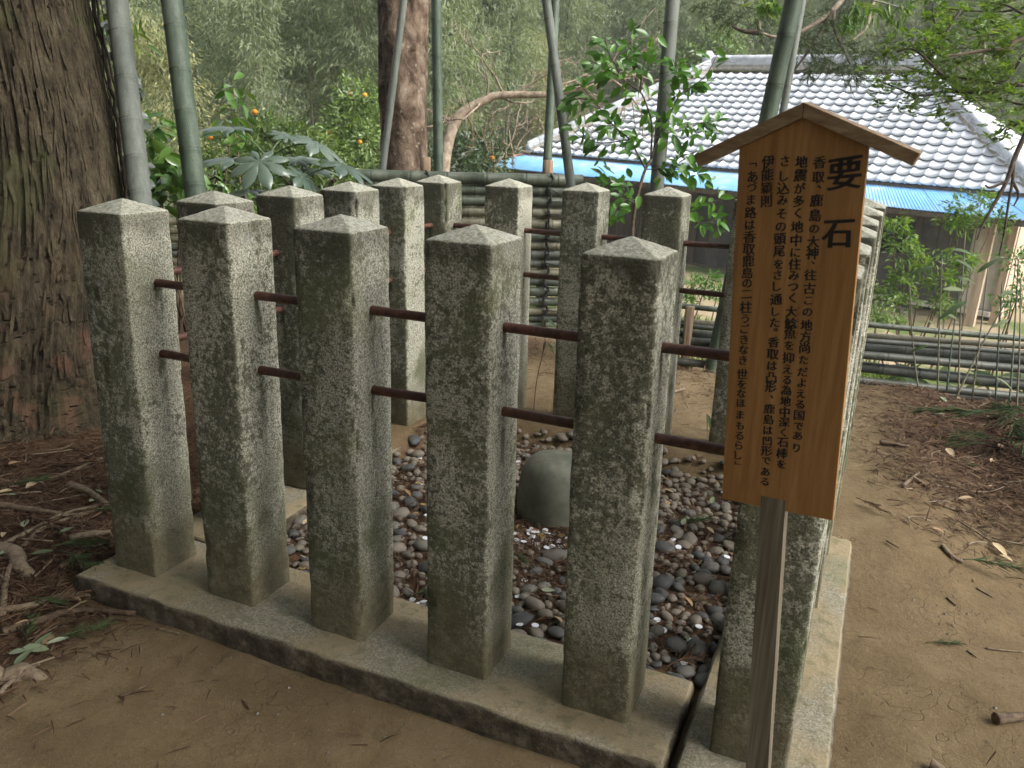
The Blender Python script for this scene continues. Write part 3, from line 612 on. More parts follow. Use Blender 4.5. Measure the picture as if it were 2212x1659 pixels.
A_i = np.linalg.inv(A_)
def board_xy(zx, zy):
    px, py = 1512 + .293 * zx, 216 + .293 * zy
    r = FW + (px - 1106) / FPX * RT + (829.5 - py) / FPX * UP
    o = A_i[:3, :3] @ CAM + A_i[:3, 3]; d = A_i[:3, :3] @ r; t = (-ST / 2 - o[1]) / d[1]; p = o + d * t; return p[0], p[2]
KANA = set('、。のこただよえるでありがくにみつをさしそはあづまうごきなほもらお「」')
cols_ = [
    ('要', [(1068, 540)], .056, 'ink', .0018),
    ('石', [(1012, 985)], .056, 'ink', .0018),
    ('香取、鹿島の大神、往古この地方尚ただよえる国であり', (882, 712, [460, 570, 640, 740, 850, 950, 1045, 1130, 1200, 1290, 1390, 1480, 1565, 1660, 1745, 1825, 1915, 2005, 2085, 2165, 2245, 2325, 2405, 2475, 2565]), .0218, 'ink', .00078),
    ('地震が多く地中に住みつく大鯰魚を抑える為地中深く石棒を', (748, 600, [455, 555, 650, 745, 835, 935, 1035, 1125, 1210, 1295, 1380, 1460, 1560, 1645, 1720, 1810, 1900, 1985, 2065, 2140, 2220, 2300, 2375, 2450, 2525, 2605, 2685]), .0218, 'ink', .00078),
    ('さし込みその頭尾をさし通した。香取は凸形、鹿島は凹形である', (627, 478, [450, 560, 650, 740, 840, 935, 1025, 1115, 1210, 1290, 1375, 1470, 1560, 1640, 1692, 1785, 1875, 1960, 2045, 2115, 2185, 2275, 2355, 2435, 2515, 2585, 2660, 2740, 2815]), .0218, 'ink', .00078),
    ('伊能穎則', (502, 488, [455, 550, 648, 745]), .0218, 'ink', .00068),
    ('「あづま路は香取鹿島の二柱うごきなき世をなほまもるらし」', (392, 280, [480, 565, 640, 735, 830, 920, 1010, 1100, 1185, 1276, 1352, 1432, 1528, 1612, 1686, 1765, 1840, 1918, 2020, 2095, 2165, 2235, 2320, 2400, 2475, 2545, 2620, 2675]), .0225, 'ink', .00068),
    ('おおなまず', (730, 716, [1530, 1575, 1625, 1675, 1725]), .0075, 'brown_ink', 0.0),
]
VROT = set('「」')
jobs = []
for body, spec, size, mt, off in cols_:
    n = len(body)
    if isinstance(spec, list): pts_ = spec
    else: pts_ = [(spec[0] + (spec[1] - spec[0]) * (y - spec[2][0]) / (spec[2][-1] - spec[2][0]), y) for y in spec[2]]
    jobs.append((body, pts_, size, mt, off))
tmp = []; chars = {}
for body, pts_, size, mt, off in jobs:
    for ch in body:
        key = (ch, off / size)
        if key in chars: continue
        cu = bpy.data.curves.new('t', 'FONT'); cu.body = ch; cu.size = 1.0; cu.resolution_u = 3; cu.offset = 0.0
        ob = bpy.data.objects.new('t', cu); COL.objects.link(ob); chars[key] = ob; tmp.append(ob)
bpy.context.view_layer.update(); dg = bpy.context.evaluated_depsgraph_get(); glyph = {}
for key, ob in chars.items():
    me = ob.evaluated_get(dg).to_mesh(); V = np.zeros(len(me.vertices) * 3); me.vertices.foreach_get('co', V); V = V.reshape(-1, 3)
    glyph[key] = (V, [tuple(p.vertices) for p in me.polygons]); ob.evaluated_get(dg).to_mesh_clear()
for ob in tmp:
    cu = ob.data; bpy.data.objects.remove(ob); bpy.data.curves.remove(cu)
for body, pts_, size, mt, off in jobs:
    vs, fc, n0 = [], [], 0
    for ch, (zx, zy) in zip(body, pts_):
        V, F = glyph[(ch, off / size)]
        if not len(V): continue
        x0, z0 = board_xy(zx, zy); s_ = size * (.9 if ch in KANA and size < .03 else 1.0) * random.uniform(.95, 1.05)
        c0 = (V[:, :2].min(0) + V[:, :2].max(0)) / 2
        Q = V[:, :2] - c0
        if ch in VROT: Q = np.column_stack([Q[:, 1], -Q[:, 0]])
        if ch in '、。': z0 += 0.0; x0 += size * .12
        # brush slant: strokes climb to the right and swell unevenly
        Q = np.column_stack([Q[:, 0] - .03 * Q[:, 1], Q[:, 1] * 1.02 + .11 * Q[:, 0]])
        wob = np.column_stack([vnoise(Q[:, 0] * 6 + zx, Q[:, 1] * 6 + zy), vnoise(Q[:, 0] * 6 + zy, Q[:, 1] * 6 + 3)]) - .5
        Q = Q + wob * .055; a = random.gauss(0, .03); Q = Q @ np.array([[math.cos(a), math.sin(a)], [-math.sin(a), math.cos(a)]])
        for kq, (ddx, ddz) in enumerate(((0, 0), (1, .2), (-1, -.2), (.3, .8), (-.3, -.8), (.8, -.5), (-.8, .6))):
            if kq and off == 0: break
            W = np.column_stack([x0 + Q[:, 0] * s_ + ddx * off, np.full(len(Q), -ST / 2 - .00022 - .00004 * kq), z0 + Q[:, 1] * s_ + ddz * off * .5])
            vs.append(loc2w(W)); fc += [tuple(i + n0 for i in f) for f in F]; n0 += len(W)
    me = bpy.data.meshes.new('lettering'); me.from_pydata(np.vstack(vs).tolist(), [], fc); me.materials.append(M[mt]); put('lettering', me, sign)

# ------------------------------------------------------------------ big cedar on the bank
edge = [(171, 20, 4.3), (219, 239, 4.3), (243, 420, 4.3), (247, 620, 4.3), (240, 850, 4.28), (232, 985, 4.25)]
rad_ = [.47, .49, .505, .53, .56, .63]
axis_pts = [at(px, py, d) - unit(np.array([RT[0], RT[1], 0])) * r for (px, py, d), r in zip(edge, rad_)]
axis_pts = axis_pts[::-1]; rad_ = rad_[::-1]; axz = np.array([p[2] for p in axis_pts])
cedar = thing('cedar_tree', (axis_pts[0][0], axis_pts[0][1], -.1), 'massive old cedar with shaggy brown bark and ivy up one side', 'tree')
zz = np.concatenate([np.linspace(-.25, 2.6, 330), np.linspace(2.65, 9, 40)]); na = 230; th = np.linspace(0, 2 * math.pi, na + 1)[:-1]
cx_ = np.interp(zz, axz, [p[0] for p in axis_pts]); cy_ = np.interp(zz, axz, [p[1] for p in axis_pts]); rr_ = np.interp(zz, axz, rad_)
ov = zz > axz[-1]; sl_ = (axis_pts[-1] - axis_pts[-3]) / (axz[-1] - axz[-3]); cx_[ov] += sl_[0] * .5 * (zz[ov] - axz[-1]); cy_[ov] += sl_[1] * .5 * (zz[ov] - axz[-1]); rr_[ov] -= .025 * (zz[ov] - axz[-1])
rr_ = rr_ + .16 * np.exp(-np.maximum(0, zz + .1) / .16)
TH, ZZ_ = np.meshgrid(th, zz)
warp = (fbm(np.cos(TH) * 3, np.sin(TH) * 3, ZZ_ * .8) - .47) * .9
ncol = 104; u_ = (TH / (2 * math.pi) + warp * .045 / (2 * math.pi) * 6) * ncol; ci = np.floor(u_); cf = u_ - ci
plen = .05 + .55 * sstep(.25, 1.3, ZZ_) ; ph = _h(ci.astype(np.int64), 3, 9) * 5
w_ = ZZ_ / plen + ph + (fbm(u_ * .8, ZZ_ * 6) - .47) * 1.2; wi = np.floor(w_); wf = w_ - wi
hgt = .35 + .65 * _h(ci.astype(np.int64), wi.astype(np.int64), 5)
groove = np.minimum(sstep(0, .22, cf), sstep(1, .78, cf)) * np.minimum(sstep(0, .06, wf), sstep(1.0, .94, wf))
disp = hgt * groove * .017 + (fbm(u_ * 3, ZZ_ * 3.0) - .45) * .01 + (1 - wf) * .006 * groove
lobes = .03 * np.sin(TH * 5 + 1.3) * np.exp(-(ZZ_ + .1) / .5) + .012 * np.sin(TH * 3 + ZZ_ * .6)
RR = rr_[:, None] + disp + lobes - .012
V = np.stack([cx_[:, None] + np.cos(TH) * RR, cy_[:, None] + np.sin(TH) * RR, ZZ_], -1)
i = np.arange(len(zz) - 1)[:, None] * na; j = np.arange(na)[None]
G().add(V, np.stack([i + j, i + (j + 1) % na, i + na + (j + 1) % na, i + na + j], -1).reshape(-1, 4)).build('trunk', M['cedar'], cedar, False)
# shaggy strips of bark standing off the trunk
fl = G()
for q in range(620):
    z = random.uniform(0, 2.5); t = random.uniform(-2.2, .9); ln = random.uniform(.04, .12) if z < .8 else random.uniform(.1, .4); wd = random.uniform(.005, .02)
    k = np.interp(z, zz, np.arange(len(zz))); k = int(k); r0 = rr_[k] + .004
    n = 5; s_ = np.linspace(0, 1, n); tt = t + (s_ - .5) * random.uniform(-.05, .05); lift = .004 + .016 * np.abs(s_ - .5) ** 2 * random.uniform(0, 4)
    zc = z + s_ * ln; c0 = np.column_stack([np.interp(zc, zz, cx_), np.interp(zc, zz, cy_)]); rk = np.interp(zc, zz, rr_) + .006 + lift
    L_ = []
    for sgn in (-1, 1):
        a = tt + sgn * wd / 2 / r0 * (1 - .5 * np.abs(s_ - .5)); L_.append(np.column_stack([c0[:, 0] + np.cos(a) * rk, c0[:, 1] + np.sin(a) * rk, zc]))
        L_.append(np.column_stack([c0[:, 0] + np.cos(a) * (rk - .005), c0[:, 1] + np.sin(a) * (rk - .005), zc]))
    W = np.vstack(L_); a_ = np.arange(n - 1)
    fl.add(W, np.stack([a_, a_ + 1, 2 * n + a_ + 1, 2 * n + a_], -1)[:, ::-1], np.stack([a_, a_ + 1, n + a_ + 1, n + a_], -1), np.stack([2 * n + a_, 2 * n + a_ + 1, 3 * n + a_ + 1, 3 * n + a_], -1))
fl.build('bark_strips', M['cedar'], cedar, False, kind='stuff')
# crown far above the frame: boughs with hanging sprays, they shade the ground in front
def boughs(parent, cx0, cy0, n, zlo, zhi, lo, hi, per=150, a0=0.0, a1=6.28):
    crown = G(); bgh = G()
    for q in range(n):
        a = random.uniform(a0, a1); z0 = random.uniform(zlo, zhi); L_ = random.uniform(lo, hi) * (1.15 - (z0 - zlo) * .08)
        p0 = np.array([cx0, cy0, z0]); p1 = p0 + np.array([math.cos(a) * L_, math.sin(a) * L_, random.uniform(-.5, .1)]); mid = (p0 + p1) / 2 + np.array([0, 0, .35])
        pth = curve([p0, mid, p1], 9); bgh.tube(pth, np.linspace(.05, .008, 9), 5)
        m_ = per; f_ = rng.uniform(.2, 1, m_); c0 = along(pth, f_) + rng.normal(0, .24, (m_, 3)) * np.array([1, 1, .5])
        D_ = rng.normal(0, 1, (m_, 3)) + np.array([math.cos(a), math.sin(a), -.6]); crown.cloud(LEAF4, c0, D_, rng.normal(0, 1, (m_, 3)) + [0, 0, 1.5], rng.uniform(.22, .5, m_))
    bgh.build('boughs', M['dark_branch'], parent, kind='stuff'); crown.build('crown', M['pine'], parent, False, kind='stuff')
boughs(cedar, cx_[-1], cy_[-1], 46, 5.0, 9.5, 2.6, 4.6)
# unseen cedars added round and behind the viewer to shade the enclosure
for tx_, ty_, lb_ in ((-1.2, -5.2, 'added unseen cedar shading the open earth from behind'), (2.6, -5.6, 'added unseen shade cedar behind the viewer, facing the signboard'), (5.0, -5.2, 'added unseen shade cedar across the earth path from the signboard'), (-5.0, -2.2, 'added unseen shade cedar beyond the big cedar'), (6.3, -.6, 'added unseen sparse cedar blocking part of the sun over the path')):
    t_ = thing('cedar_tree', (tx_, ty_, float(gz(tx_, ty_))), lb_, 'tree', 'added shade cedars out of view')
    G().tube(curve([(tx_, ty_, -.4), (tx_ + .05, ty_, .3), (tx_, ty_ + .05, 4), (tx_ + .1, ty_, 10)], 24), np.interp(np.linspace(0, 1, 24), [0, .1, 1], [.5, .34, .16]), 18).build('trunk', M['cedar'], t_)
    boughs(t_, tx_, ty_, 19 if tx_ > 5.8 else 66, 5.0, 8.5, 2.8, 5.4, 120 if tx_ > 5.8 else 180)

# ivy up the trunk
def trunk_pt(ang, z, out=0.0):
    r = np.interp(z, zz, rr_) + .012 + out; return np.array([np.interp(z, zz, cx_) + math.cos(ang) * r, np.interp(z, zz, cy_) + math.sin(ang) * r, z])
camdir = math.atan2(CAM[1] - axis_pts[2][1], CAM[0] - axis_pts[2][0]); sil = camdir + 1.42
ivy = thing('ivy_vine', tuple(trunk_pt(sil, 0)), 'dark ivy climbing the edge of the cedar trunk', 'vine')
for q in range(3):
    ph_ = random.uniform(0, 6); pts_ = [trunk_pt(sil + .07 * math.sin(z * 2.3 + ph_) + (q - 1) * .05, z, .015 + .02 * q) for z in np.linspace(.4, 2.6, 14)]
    G().tube(curve(pts_, 40) + rng.normal(0, .004, (40, 3)), .011 - .004 * q, 6).build('stem', M['dark_branch'], ivy)
lm = G().cloud(leaf_tpl(.72, .15, .05, 5), [(0, 0, 0)], [(1, 0, 0)], [(0, 0, 1)], [1.0]).mesh('leaf', M['ivy'])
for q in range(210):
    z = random.uniform(.5, 2.6); a = sil + random.gauss(.02, .09); p = trunk_pt(a, z, random.uniform(.03, .13)); D_ = np.array([math.cos(a) + random.gauss(0, .5), math.sin(a) + random.gauss(0, .5), random.uniform(-.9, .1)])
    put('leaf', lm, ivy, frame(p, D_, (random.gauss(0, .4) - FW[0], random.gauss(0, .4) - FW[1], .7), random.uniform(.04, .08)))

# ------------------------------------------------------------------ bamboo culms standing round the enclosure
def culm(bot, top, d0, d1, r0, r1, mat, nodes, label, tan_top=None, zbase=None):
    b = at(bot[0], bot[1], d0); t = at(top[0], top[1], d1); dr = (t - b)
    k0 = (b[2] - (zbase if zbase is not None else float(gz(b[0], b[1])) - .05)) / dr[2]
    base = b - dr * k0; tip = t + dr * (1.2 / np.linalg.norm(dr)); L = np.linalg.norm(tip - base); ax = dr / np.linalg.norm(dr)
    th_ = thing('bamboo_culm', tuple(base), label, 'bamboo', 'tall bamboo culms behind the granite posts')
    # node positions along the axis from image rows
    fr = []
    for y in nodes:
        f = (y - bot[1]) / (top[1] - bot[1]); d = 1 / ((1 - f) / d0 + f / d1); p = at(bot[0] + (top[0] - bot[0]) * f, y, d); fr.append((p - base) @ ax)
    fr = sorted(fr); sp = np.mean(np.diff(fr)) if len(fr) > 1 else .25
    while fr[0] - sp > .05: fr.insert(0, fr[0] - sp * .93)
    while fr[-1] + sp < L: fr.append(fr[-1] + sp)
    ss, rs = [0.0], [1.0]
    for x in fr:
        for dx, k in ((-.03, 1.0), (-.008, 1.012), (-.003, 1.05), (.0015, .985), (.006, 1.035), (.014, 1.0)): ss.append(x + dx); rs.append(k)
    ss.append(L); rs.append(1.0); ss = np.array(ss); o_ = np.argsort(ss); ss = ss[o_]; rs = np.array(rs)[o_]
    bend = np.sin(np.clip(ss / L, 0, 1) * math.pi) * .004
    P = base + ax * ss[:, None] + RT * bend[:, None]; R = (r0 + (r1 - r0) * ss / L) * rs
    G().tube(P, R, 20).build('culm', mat, th_)
    for x in fr:
        r = (r0 + (r1 - r0) * x / L); G().tube([base + ax * (x - .0012), base + ax * (x + .0026)], r * 1.008, 20, False).build('node_ring', M['node'], th_)
    return th_
culm((303, 441), (251, 0), 4.3, 4.3, .058, .055, M['bam_grey'], [73, 171, 260, 342, 417], 'thick grey bamboo culm growing right beside the cedar trunk')
culm((422, 427), (369, 0), 4.35, 4.3, .056, .053, M['bam_green'], [60, 154, 244, 326, 400], 'thick dark green bamboo culm beside the big-leaved fatsia shrub')
culm((822, 390), (871, 0), 6.2, 5.9, .028, .026, M['bam_grey'], [45, 112, 178, 238, 296, 353], 'slim leaning bamboo culm crossing in front of the brown tree trunk')
culm((946, 374), (941, 0), 6.2, 6.0, .038, .036, M['bam_green'], [44, 121, 195, 266, 337], 'straight bamboo culm just beside the brown tree trunk')
culm((1232, 400), (1179, 0), 5.15, 5.1, .031, .027, M['bam_grey'], [43, 144, 239, 331], 'bamboo culm leaning across another at the end of the tall fence')
culm((1180, 376), (1199, 0), 6.4, 6.3, .036, .032, M['bam_green'], [26, 198, 273, 345], 'upright bamboo culm crossed by a leaning one behind the tall fence')
culm((1417, 413), (1452, 0), 5.0, 4.8, .044, .040, M['bam_grey'], [52, 161, 265, 361], 'pale grey bamboo culm rising through the broad-leaved sapling')
culm((1547, 760), (1700, 60), 5.35, 4.75, .053, .05, M['bam_green'], [76, 184, 290, 390, 490, 580, 670], 'thick mottled bamboo culm leaning up behind the signboard roof', zbase=-.4)
culm((1687, 260), (1722, 60), 6.3, 6.2, .030, .028, M['bam_grey'], [188, 60, 300], 'thin bamboo culm hidden behind the thick one over the sign roof')

# ------------------------------------------------------------------ brown tree trunk with peeling bark
tp = [at(872, 700, 6.7), at(872, 380, 6.7), at(871, 200, 6.7), at(873, 60, 6.7), at(876, -60, 6.7), at(884, -300, 6.7), at(880, -800, 6.8)]
tree2 = thing('broadleaf_tree', (tp[0][0], tp[0][1], float(gz(tp[0][0], tp[0][1]))), 'brown tree with peeling bark standing behind the tall bamboo fence', 'tree')
pth = curve([tp[0] - np.array([0, 0, .9])] + tp, 110); n_ = len(pth); na = 60; th = np.linspace(0, 2 * math.pi, na + 1)[:-1]
rp = np.interp(np.linspace(0, 1, n_), [0, .2, .35, .6, .8, 1], [.215, .18, .185, .205, .24, .2])
TH, KK = np.meshgrid(th, np.arange(n_)); zc = pth[KK, 2]
RR = rp[:, None] * (1 + (fbm(np.cos(TH) * 2.2, np.sin(TH) * 2.2, zc * 2.2) - .46) * .30 + (fbm(np.cos(TH) * 9, np.sin(TH) * 9, zc * 6) - .46) * .13)
RR = RR - .03 * np.exp(-((((TH - 4.2) + math.pi) % (2 * math.pi) - math.pi - .25 * np.sin(zc * 2)) / .13) ** 2)
V = np.stack([pth[:, 0][:, None] + np.cos(TH) * RR, pth[:, 1][:, None] + np.sin(TH) * RR, zc], -1)
i = np.arange(n_ - 1)[:, None] * na; j = np.arange(na)[None]
G().add(V, np.stack([i + j, i + (j + 1) % na, i + na + (j + 1) % na, i + na + j], -1).reshape(-1, 4)).build('trunk', M['trunk2'], tree2, True)
cr = G(); m_ = 1500; c0 = tp[-1] + rng.normal(0, 1, (m_, 3)) * np.array([1.2, 1.2, .7]) + np.array([0, 0, 1.6])
cr.cloud(LEAF4, c0, rng.normal(0, 1, (m_, 3)) + [0, 0, -.6], rng.normal(0, 1, (m_, 3)) + [0, 0, 1], rng.uniform(.12, .2, m_)).build('crown', M['citrus_dark'], tree2, False, kind='stuff')

# ------------------------------------------------------------------ tall bamboo fence
def fence_pole(parent, a, b, r, mat, seed, cut=False, name='pole'):
    a, b = np.asarray(a, float), np.asarray(b, float); L = np.linalg.norm(b - a); rs_ = random.Random(seed); x = rs_.uniform(.05, .25); ss, rr = [0.0], [1.0]; nod = []
    while x < L - .02:
        for dx, k in ((-.02, 1.0), (-.004, 1.05), (.001, .97), (.005, 1.06), (.014, 1.0)): ss.append(x + dx); rr.append(k)
        nod.append(x); x += rs_.uniform(.22, .32)
    ss.append(L); rr.append(1.0); ss = np.array(ss); rr = np.array(rr)
    P = a + (b - a) * (ss / L)[:, None] + np.array([0, 0, 1.]) * (np.sin(ss * 1.7 + seed) * .004)[:, None]
    o = G().tube(P, r * rr, 14, False).build(name, mat, parent)
    for e, q in ((0, a), (-1, b)):
        d = unit(b - a) * (1 if e else -1); G().tube([P[e] - d * .003, P[e]], [r * .99, r * .985], 14, True).build('cut_end', M['cutend'] if cut else M['bam_tan'], o)
    return o
FA, FB = at(770, 384, 5.75), at(1258, 386, 5.9); FB = FB.copy(); fd = unit(np.array([FB[0] - FA[0], FB[1] - FA[1], 0]))
tf = thing('bamboo_fence', ((FA[0] + FB[0]) / 2, (FA[1] + FB[1]) / 2, -.06), 'tall screen of stacked horizontal bamboo poles tied with black rope', 'fence')
ztop = (FA[2] + FB[2]) / 2; z = ztop; k = 0
while z > 0.0:
    r = .044 if k == 0 else random.choice([.026, .03, .033, .036]); z -= 0 if k == 0 else r
    e = random.uniform(-.14, -.05) if k else .0
    nrm_ = np.array([-fd[1], fd[0], 0]); offn = nrm_ * (random.uniform(-.008, .008) - (.012 if k == 0 else 0))
    fence_pole(tf, (*(FA[:2] + offn[:2]), z + random.uniform(-.004, .004)), (*(FB[:2] + fd[:2] * e + offn[:2]), z + random.uniform(-.004, .004)), r, random.choice([M['bam_pole'], M['bam_pole'], M['bam_dark'], M['bam_tan']]) if k else M['bam_pole'], k + 3, k == 0)
    z -= r + random.uniform(.0, .012); k += 1
for fx in (.30, .85):
    p = FA + (FB - FA) * fx; nrm_ = np.array([-fd[1], fd[0], 0]); q = p + nrm_ * .085
    G().tube([(q[0], q[1], -.3), (q[0], q[1], ztop + .02), (q[0], q[1], ztop + .135)], .037, 14).build('post', M['postwood'], tf)
    # rope lashing down the face
    pr_ = p - nrm_ * .045; g = G(); zz2 = np.linspace(ztop + .05, .02, 60); wob = .012 * np.sin(zz2 * 46) 
    P = np.column_stack([pr_[0] + fd[0] * wob, pr_[1] + fd[1] * wob, zz2]); g.tube(P, .006, 6); P2 = P + np.column_stack([fd[0] * .014 * np.cos(zz2 * 40), fd[1] * .014 * np.cos(zz2 * 40), 0 * zz2]) - nrm_ * .006; g.tube(P2, .0055, 6); g.build('rope_tie', M['rope'], tf)
    for zk in np.arange(.06, ztop, .088):
        g = G(); e1 = random.uniform(.05, .09); P = curve([pr_ * [1, 1, 0] + [0, 0, zk] - fd * .02, pr_ * [1, 1, 0] + [0, 0, zk + .012] - nrm_ * .012, pr_ * [1, 1, 0] + [0, 0, zk + random.uniform(-.03, .03)] + fd * e1 - nrm_ * .012], 8); g.tube(P, .0045, 5); g.build('rope_knot', M['rope'], tf)
# second fence panel glimpsed between the posts beside the cedar
LA, LB = at(330, 478, 7.6), at(760, 470, 7.9)
lf = thing('bamboo_fence', ((LA[0] + LB[0]) / 2, (LA[1] + LB[1]) / 2, -.4), 'bamboo pole fence glimpsed between the cedar corner posts', 'fence'); z = LA[2]
for k in range(13):
    r = random.choice([.03, .034, .037]); fence_pole(lf, (LA[0], LA[1], z), (LB[0], LB[1], z + .02), r, random.choice([M['bam_pole'], M['bam_tan'], M['bam_dark']]), k + 60); z -= 2 * r + .006
for fx in (.1, .9):
    p = LA + (LB - LA) * fx; G().tube([(p[0], p[1] + .09, -1.2), (p[0], p[1] + .09, LA[2] + .05)], .04, 10).build('post', M['postwood'], lf)

# ------------------------------------------------------------------ low rails of bamboo along the path end
rails = [(699, 732, .0185, 'bam_pole'), (723, 749, .0195, 'bam_tan'), (735, 764, .017, 'bam_dark'), (751, 779, .032, 'bam_dark'), (768, 797, .027, 'bam_dark'), (793, 830, .036, 'bam_dark'), (822, 857, .026, 'bam_dark'), (853, 864, .02, 'bam_dark')]
rl = thing('bamboo_rail_fence', tuple(ground_at(1900, 860, -.08)), 'low fence of loose dark bamboo rails at the end of the path', 'fence')
def rail_pt(x, y, d): return at(x, y, d)
for k, (ym, yr, r, mt) in enumerate(rails):
    yl = ym + (ym - yr) * (1880 - 1475) / (2215 - 1880) * .92
    off = (k % 2) * .07
    a = at(1475, yl, 5.45 + off); b = at(2215, yr, 5.25 + off); a = a - (b - a) * .04; b = b + (b - a) * .55
    fence_pole(rl, a, b, r, M[mt], k + 90, False, 'rail')
for px in (1478, 1700, 2330):
    q = at(px, 800, 5.5); G().tube([(q[0], q[1], -.5), (q[0], q[1], .36)], .03, 10).build('post', M['postwood'], rl)

# ------------------------------------------------------------------ the house
HB = np.array([-6.772, 18.965, .927]); HX = np.array([.96, -.277, -.027]); HX = unit(HX); HY = np.array([.277, .961, 0]); HZ = np.cross(HX, HY)
HL = 11.79; RUN = 3.425; SLP = .674
HM = mat4(HB, HX, HY, HZ); HA = np.array(HM)
house = thing('tiled_house', tuple(HB + HX * 6 - np.array([0, 0, 2.7])), 'low old house with pale blue glazed tile hip roof and blue sheet eaves', 'house')
WM_H = HM
def hw_(v): return np.asarray(v, float) @ HA[:3, :3].T + HA[:3, 3]
def hbox(name, c, s, mat, parent=None): return G().box((0, 0, 0), s).add(np.zeros((0, 3))) and put(name, G().box((0, 0, 0), s).mesh(name, mat, False), parent or house, HM @ Matrix.Translation(Vector(c)))
TW, TE, TT = .265, .262, .03
def tile_tpl():
    u = np.concatenate([np.linspace(0, .96, 10), [1.0, 1.06]]); z = .046 * np.abs(((2 * u - 1 + 1) % 2) - 1) ** 2.2 - .02; x = u * TW
    V = []
    for yy, dz in ((-.012, .064), (TE * 1.05, .004)):
        V.append(np.column_stack([x, np.full(12, yy), z + dz]))
    V.append(np.column_stack([x, np.full(12, -.006), z + .064 - TT])); V.append(np.column_stack([x, np.full(12, .10), z - TT + .03]))
    V = np.vstack(V); a = np.arange(11)
    return V, [np.stack([a, a + 1, 12 + a + 1, 12 + a], -1), np.stack([24 + a, 24 + a + 1, a + 1, a], -1), np.stack([36 + a, 36 + a + 1, 24 + a + 1, 24 + a], -1)]
tv, tfs = tile_tpl(); tmesh = G().add(tv, *tfs).mesh('roof_tile', M['tile'])
hyp = math.hypot(1, SLP); sy, sz = 1 / hyp, SLP / hyp
roof = put('roof', G().add([(0, .02, -.035), (HL, .02, -.035), (HL - RUN, RUN, RUN * SLP - .04), (RUN, RUN, RUN * SLP - .04), (HL, 2 * RUN, -.035), (0, 2 * RUN, -.035)], [(0, 1, 2, 3), (2, 4, 5, 3)], [(1, 4, 2), (5, 0, 3)]).mesh('roof', M['housewood'], False), house, HM)
tiles = []
def slope_frame(O, X, Yh):   # tile frame on a roof slope: origin O, across X, up-slope horizontal Yh
    Y = np.asarray(Yh) * sy + np.array([0, 0, sz]); return O, np.asarray(X, float), Y, np.cross(X, Y)
faces_ = [(slope_frame(np.array([0., 0, 0]), (1, 0, 0), (0, 1., 0)), HL), (slope_frame(np.array([HL, 0, 0.]), (0, 1, 0), (-1., 0, 0)), 2 * RUN)]
nrow = int(RUN * hyp / TE)
for fi, ((O, X, Y, Z), ln) in enumerate(faces_):
    for r in range(nrow):
        lo, hi = r * TE * sy, ln - r * TE * sy
        for c in range(int(ln / TW) + 1):
            x = c * TW
            if x + TW * .75 < lo + .06 or x + TW * .25 > hi - .05: continue
            p = O + X * x + Y * (r * TE)
            Mx = HM @ mat4(p, X, Y, Z) @ Matrix.Rotation(random.gauss(0, .008), 4, 'X') @ Matrix.Translation((0, 0, random.uniform(0, .006)))
            wp_ = np.array(Mx)[:3, 3]; dd = (wp_ - CAM) @ FW; ppx = 1106 + FPX * ((wp_ - CAM) @ RT) / dd
            tiles.append((-(1 if fi == 0 and -40 < ppx < 2240 else .2) / dd, len(tiles), Mx))
tiles.sort(key=lambda t: t[:2]); rest = G()
for q, (_, _, Mx) in enumerate(tiles):
    if q < 300: put('roof_tile', tmesh, roof, Mx)
    else: A = np.array(Mx); rest.add(tv @ A[:3, :3].T + A[:3, 3], *tfs)
rest.build('far_roof_tiles', M['tile'], roof, kind='stuff')
# eave end caps, ridge and hip ridges
def ridge(p, q, name, wd=.2, layers=3):
    p, q = np.asarray(p, float), np.asarray(q, float); d = unit(q - p); L = np.linalg.norm(q - p); up_ = np.array([0, 0, 1.]); up_ = unit(up_ - d * (up_ @ d)); sd2 = np.cross(d, up_); R = np.column_stack([d, sd2, up_])
    base = put('ridge_mortar', G().box((p + q) / 2 + up_ * .05, (L, wd * 1.05, .12), R).mesh('m', M['plaster'], False), roof, HM)
    n = max(2, int(L / .3))
    for lay in range(layers):
        for k in range(n):
            a = p + d * (L * k / n); b = p + d * (L * (k + 1) / n - .012); g = G().box((a + b) / 2 + up_ * (.12 + lay * .035), (L / n - .012, wd * (1.2 - .12 * lay), .03), R)
            put('ridge_course_tile', g.mesh('t', M['ridge'], False), base, HM)
    for k in range(n):
        a = p + d * (L * k / n) + up_ * (.12 + layers * .035); b = a + d * (L / n * 1.03); g = G().tube([a, a + d * .02, b - d * .03, b], [.085, .09, .085, .078], 12); put('ridge_cap_tile', g.mesh('t', M['ridge']), base, HM)
top = RUN * SLP
ridge((RUN - .15, RUN, top), (HL - RUN + .15, RUN, top), 'ridge', .24, 4)
ridge((.08, .08, .02), (RUN - .05, RUN - .05, top - .02), 'hip', .17, 2)
ridge((HL - .08, .08, .02), (HL - RUN + .05, RUN - .05, top - .02), 'hip', .17, 2)
for p, s_ in (((RUN - .22, RUN, top + .12), 1), ((HL - RUN + .22, RUN, top + .12), 1), ((.05, .05, .08), .6), ((HL - .05, .05, .08), .6)):
    put('ridge_end_tile', G().tube([np.array(p) + [0, -.02, .0], np.array(p) + [0, 0, .2 * s_], np.array(p) + [0, 0, .33 * s_]], [.16 * s_, .17 * s_, .06 * s_], 10).mesh('t', M['ridge']), roof, HM)
for c in range(int(HL / TW)):
    x = (c + 1) * TW; g = G().tube([(x, -.03, .055), (x, .02, .05)], .045, 10); put('eave_end_cap', g.mesh('t', M['tile']), roof, HM)
put('eave_board', G().box((HL / 2, .015, -.035), (HL, .03, .05)).mesh('t', M['housewood'], False), roof, HM)
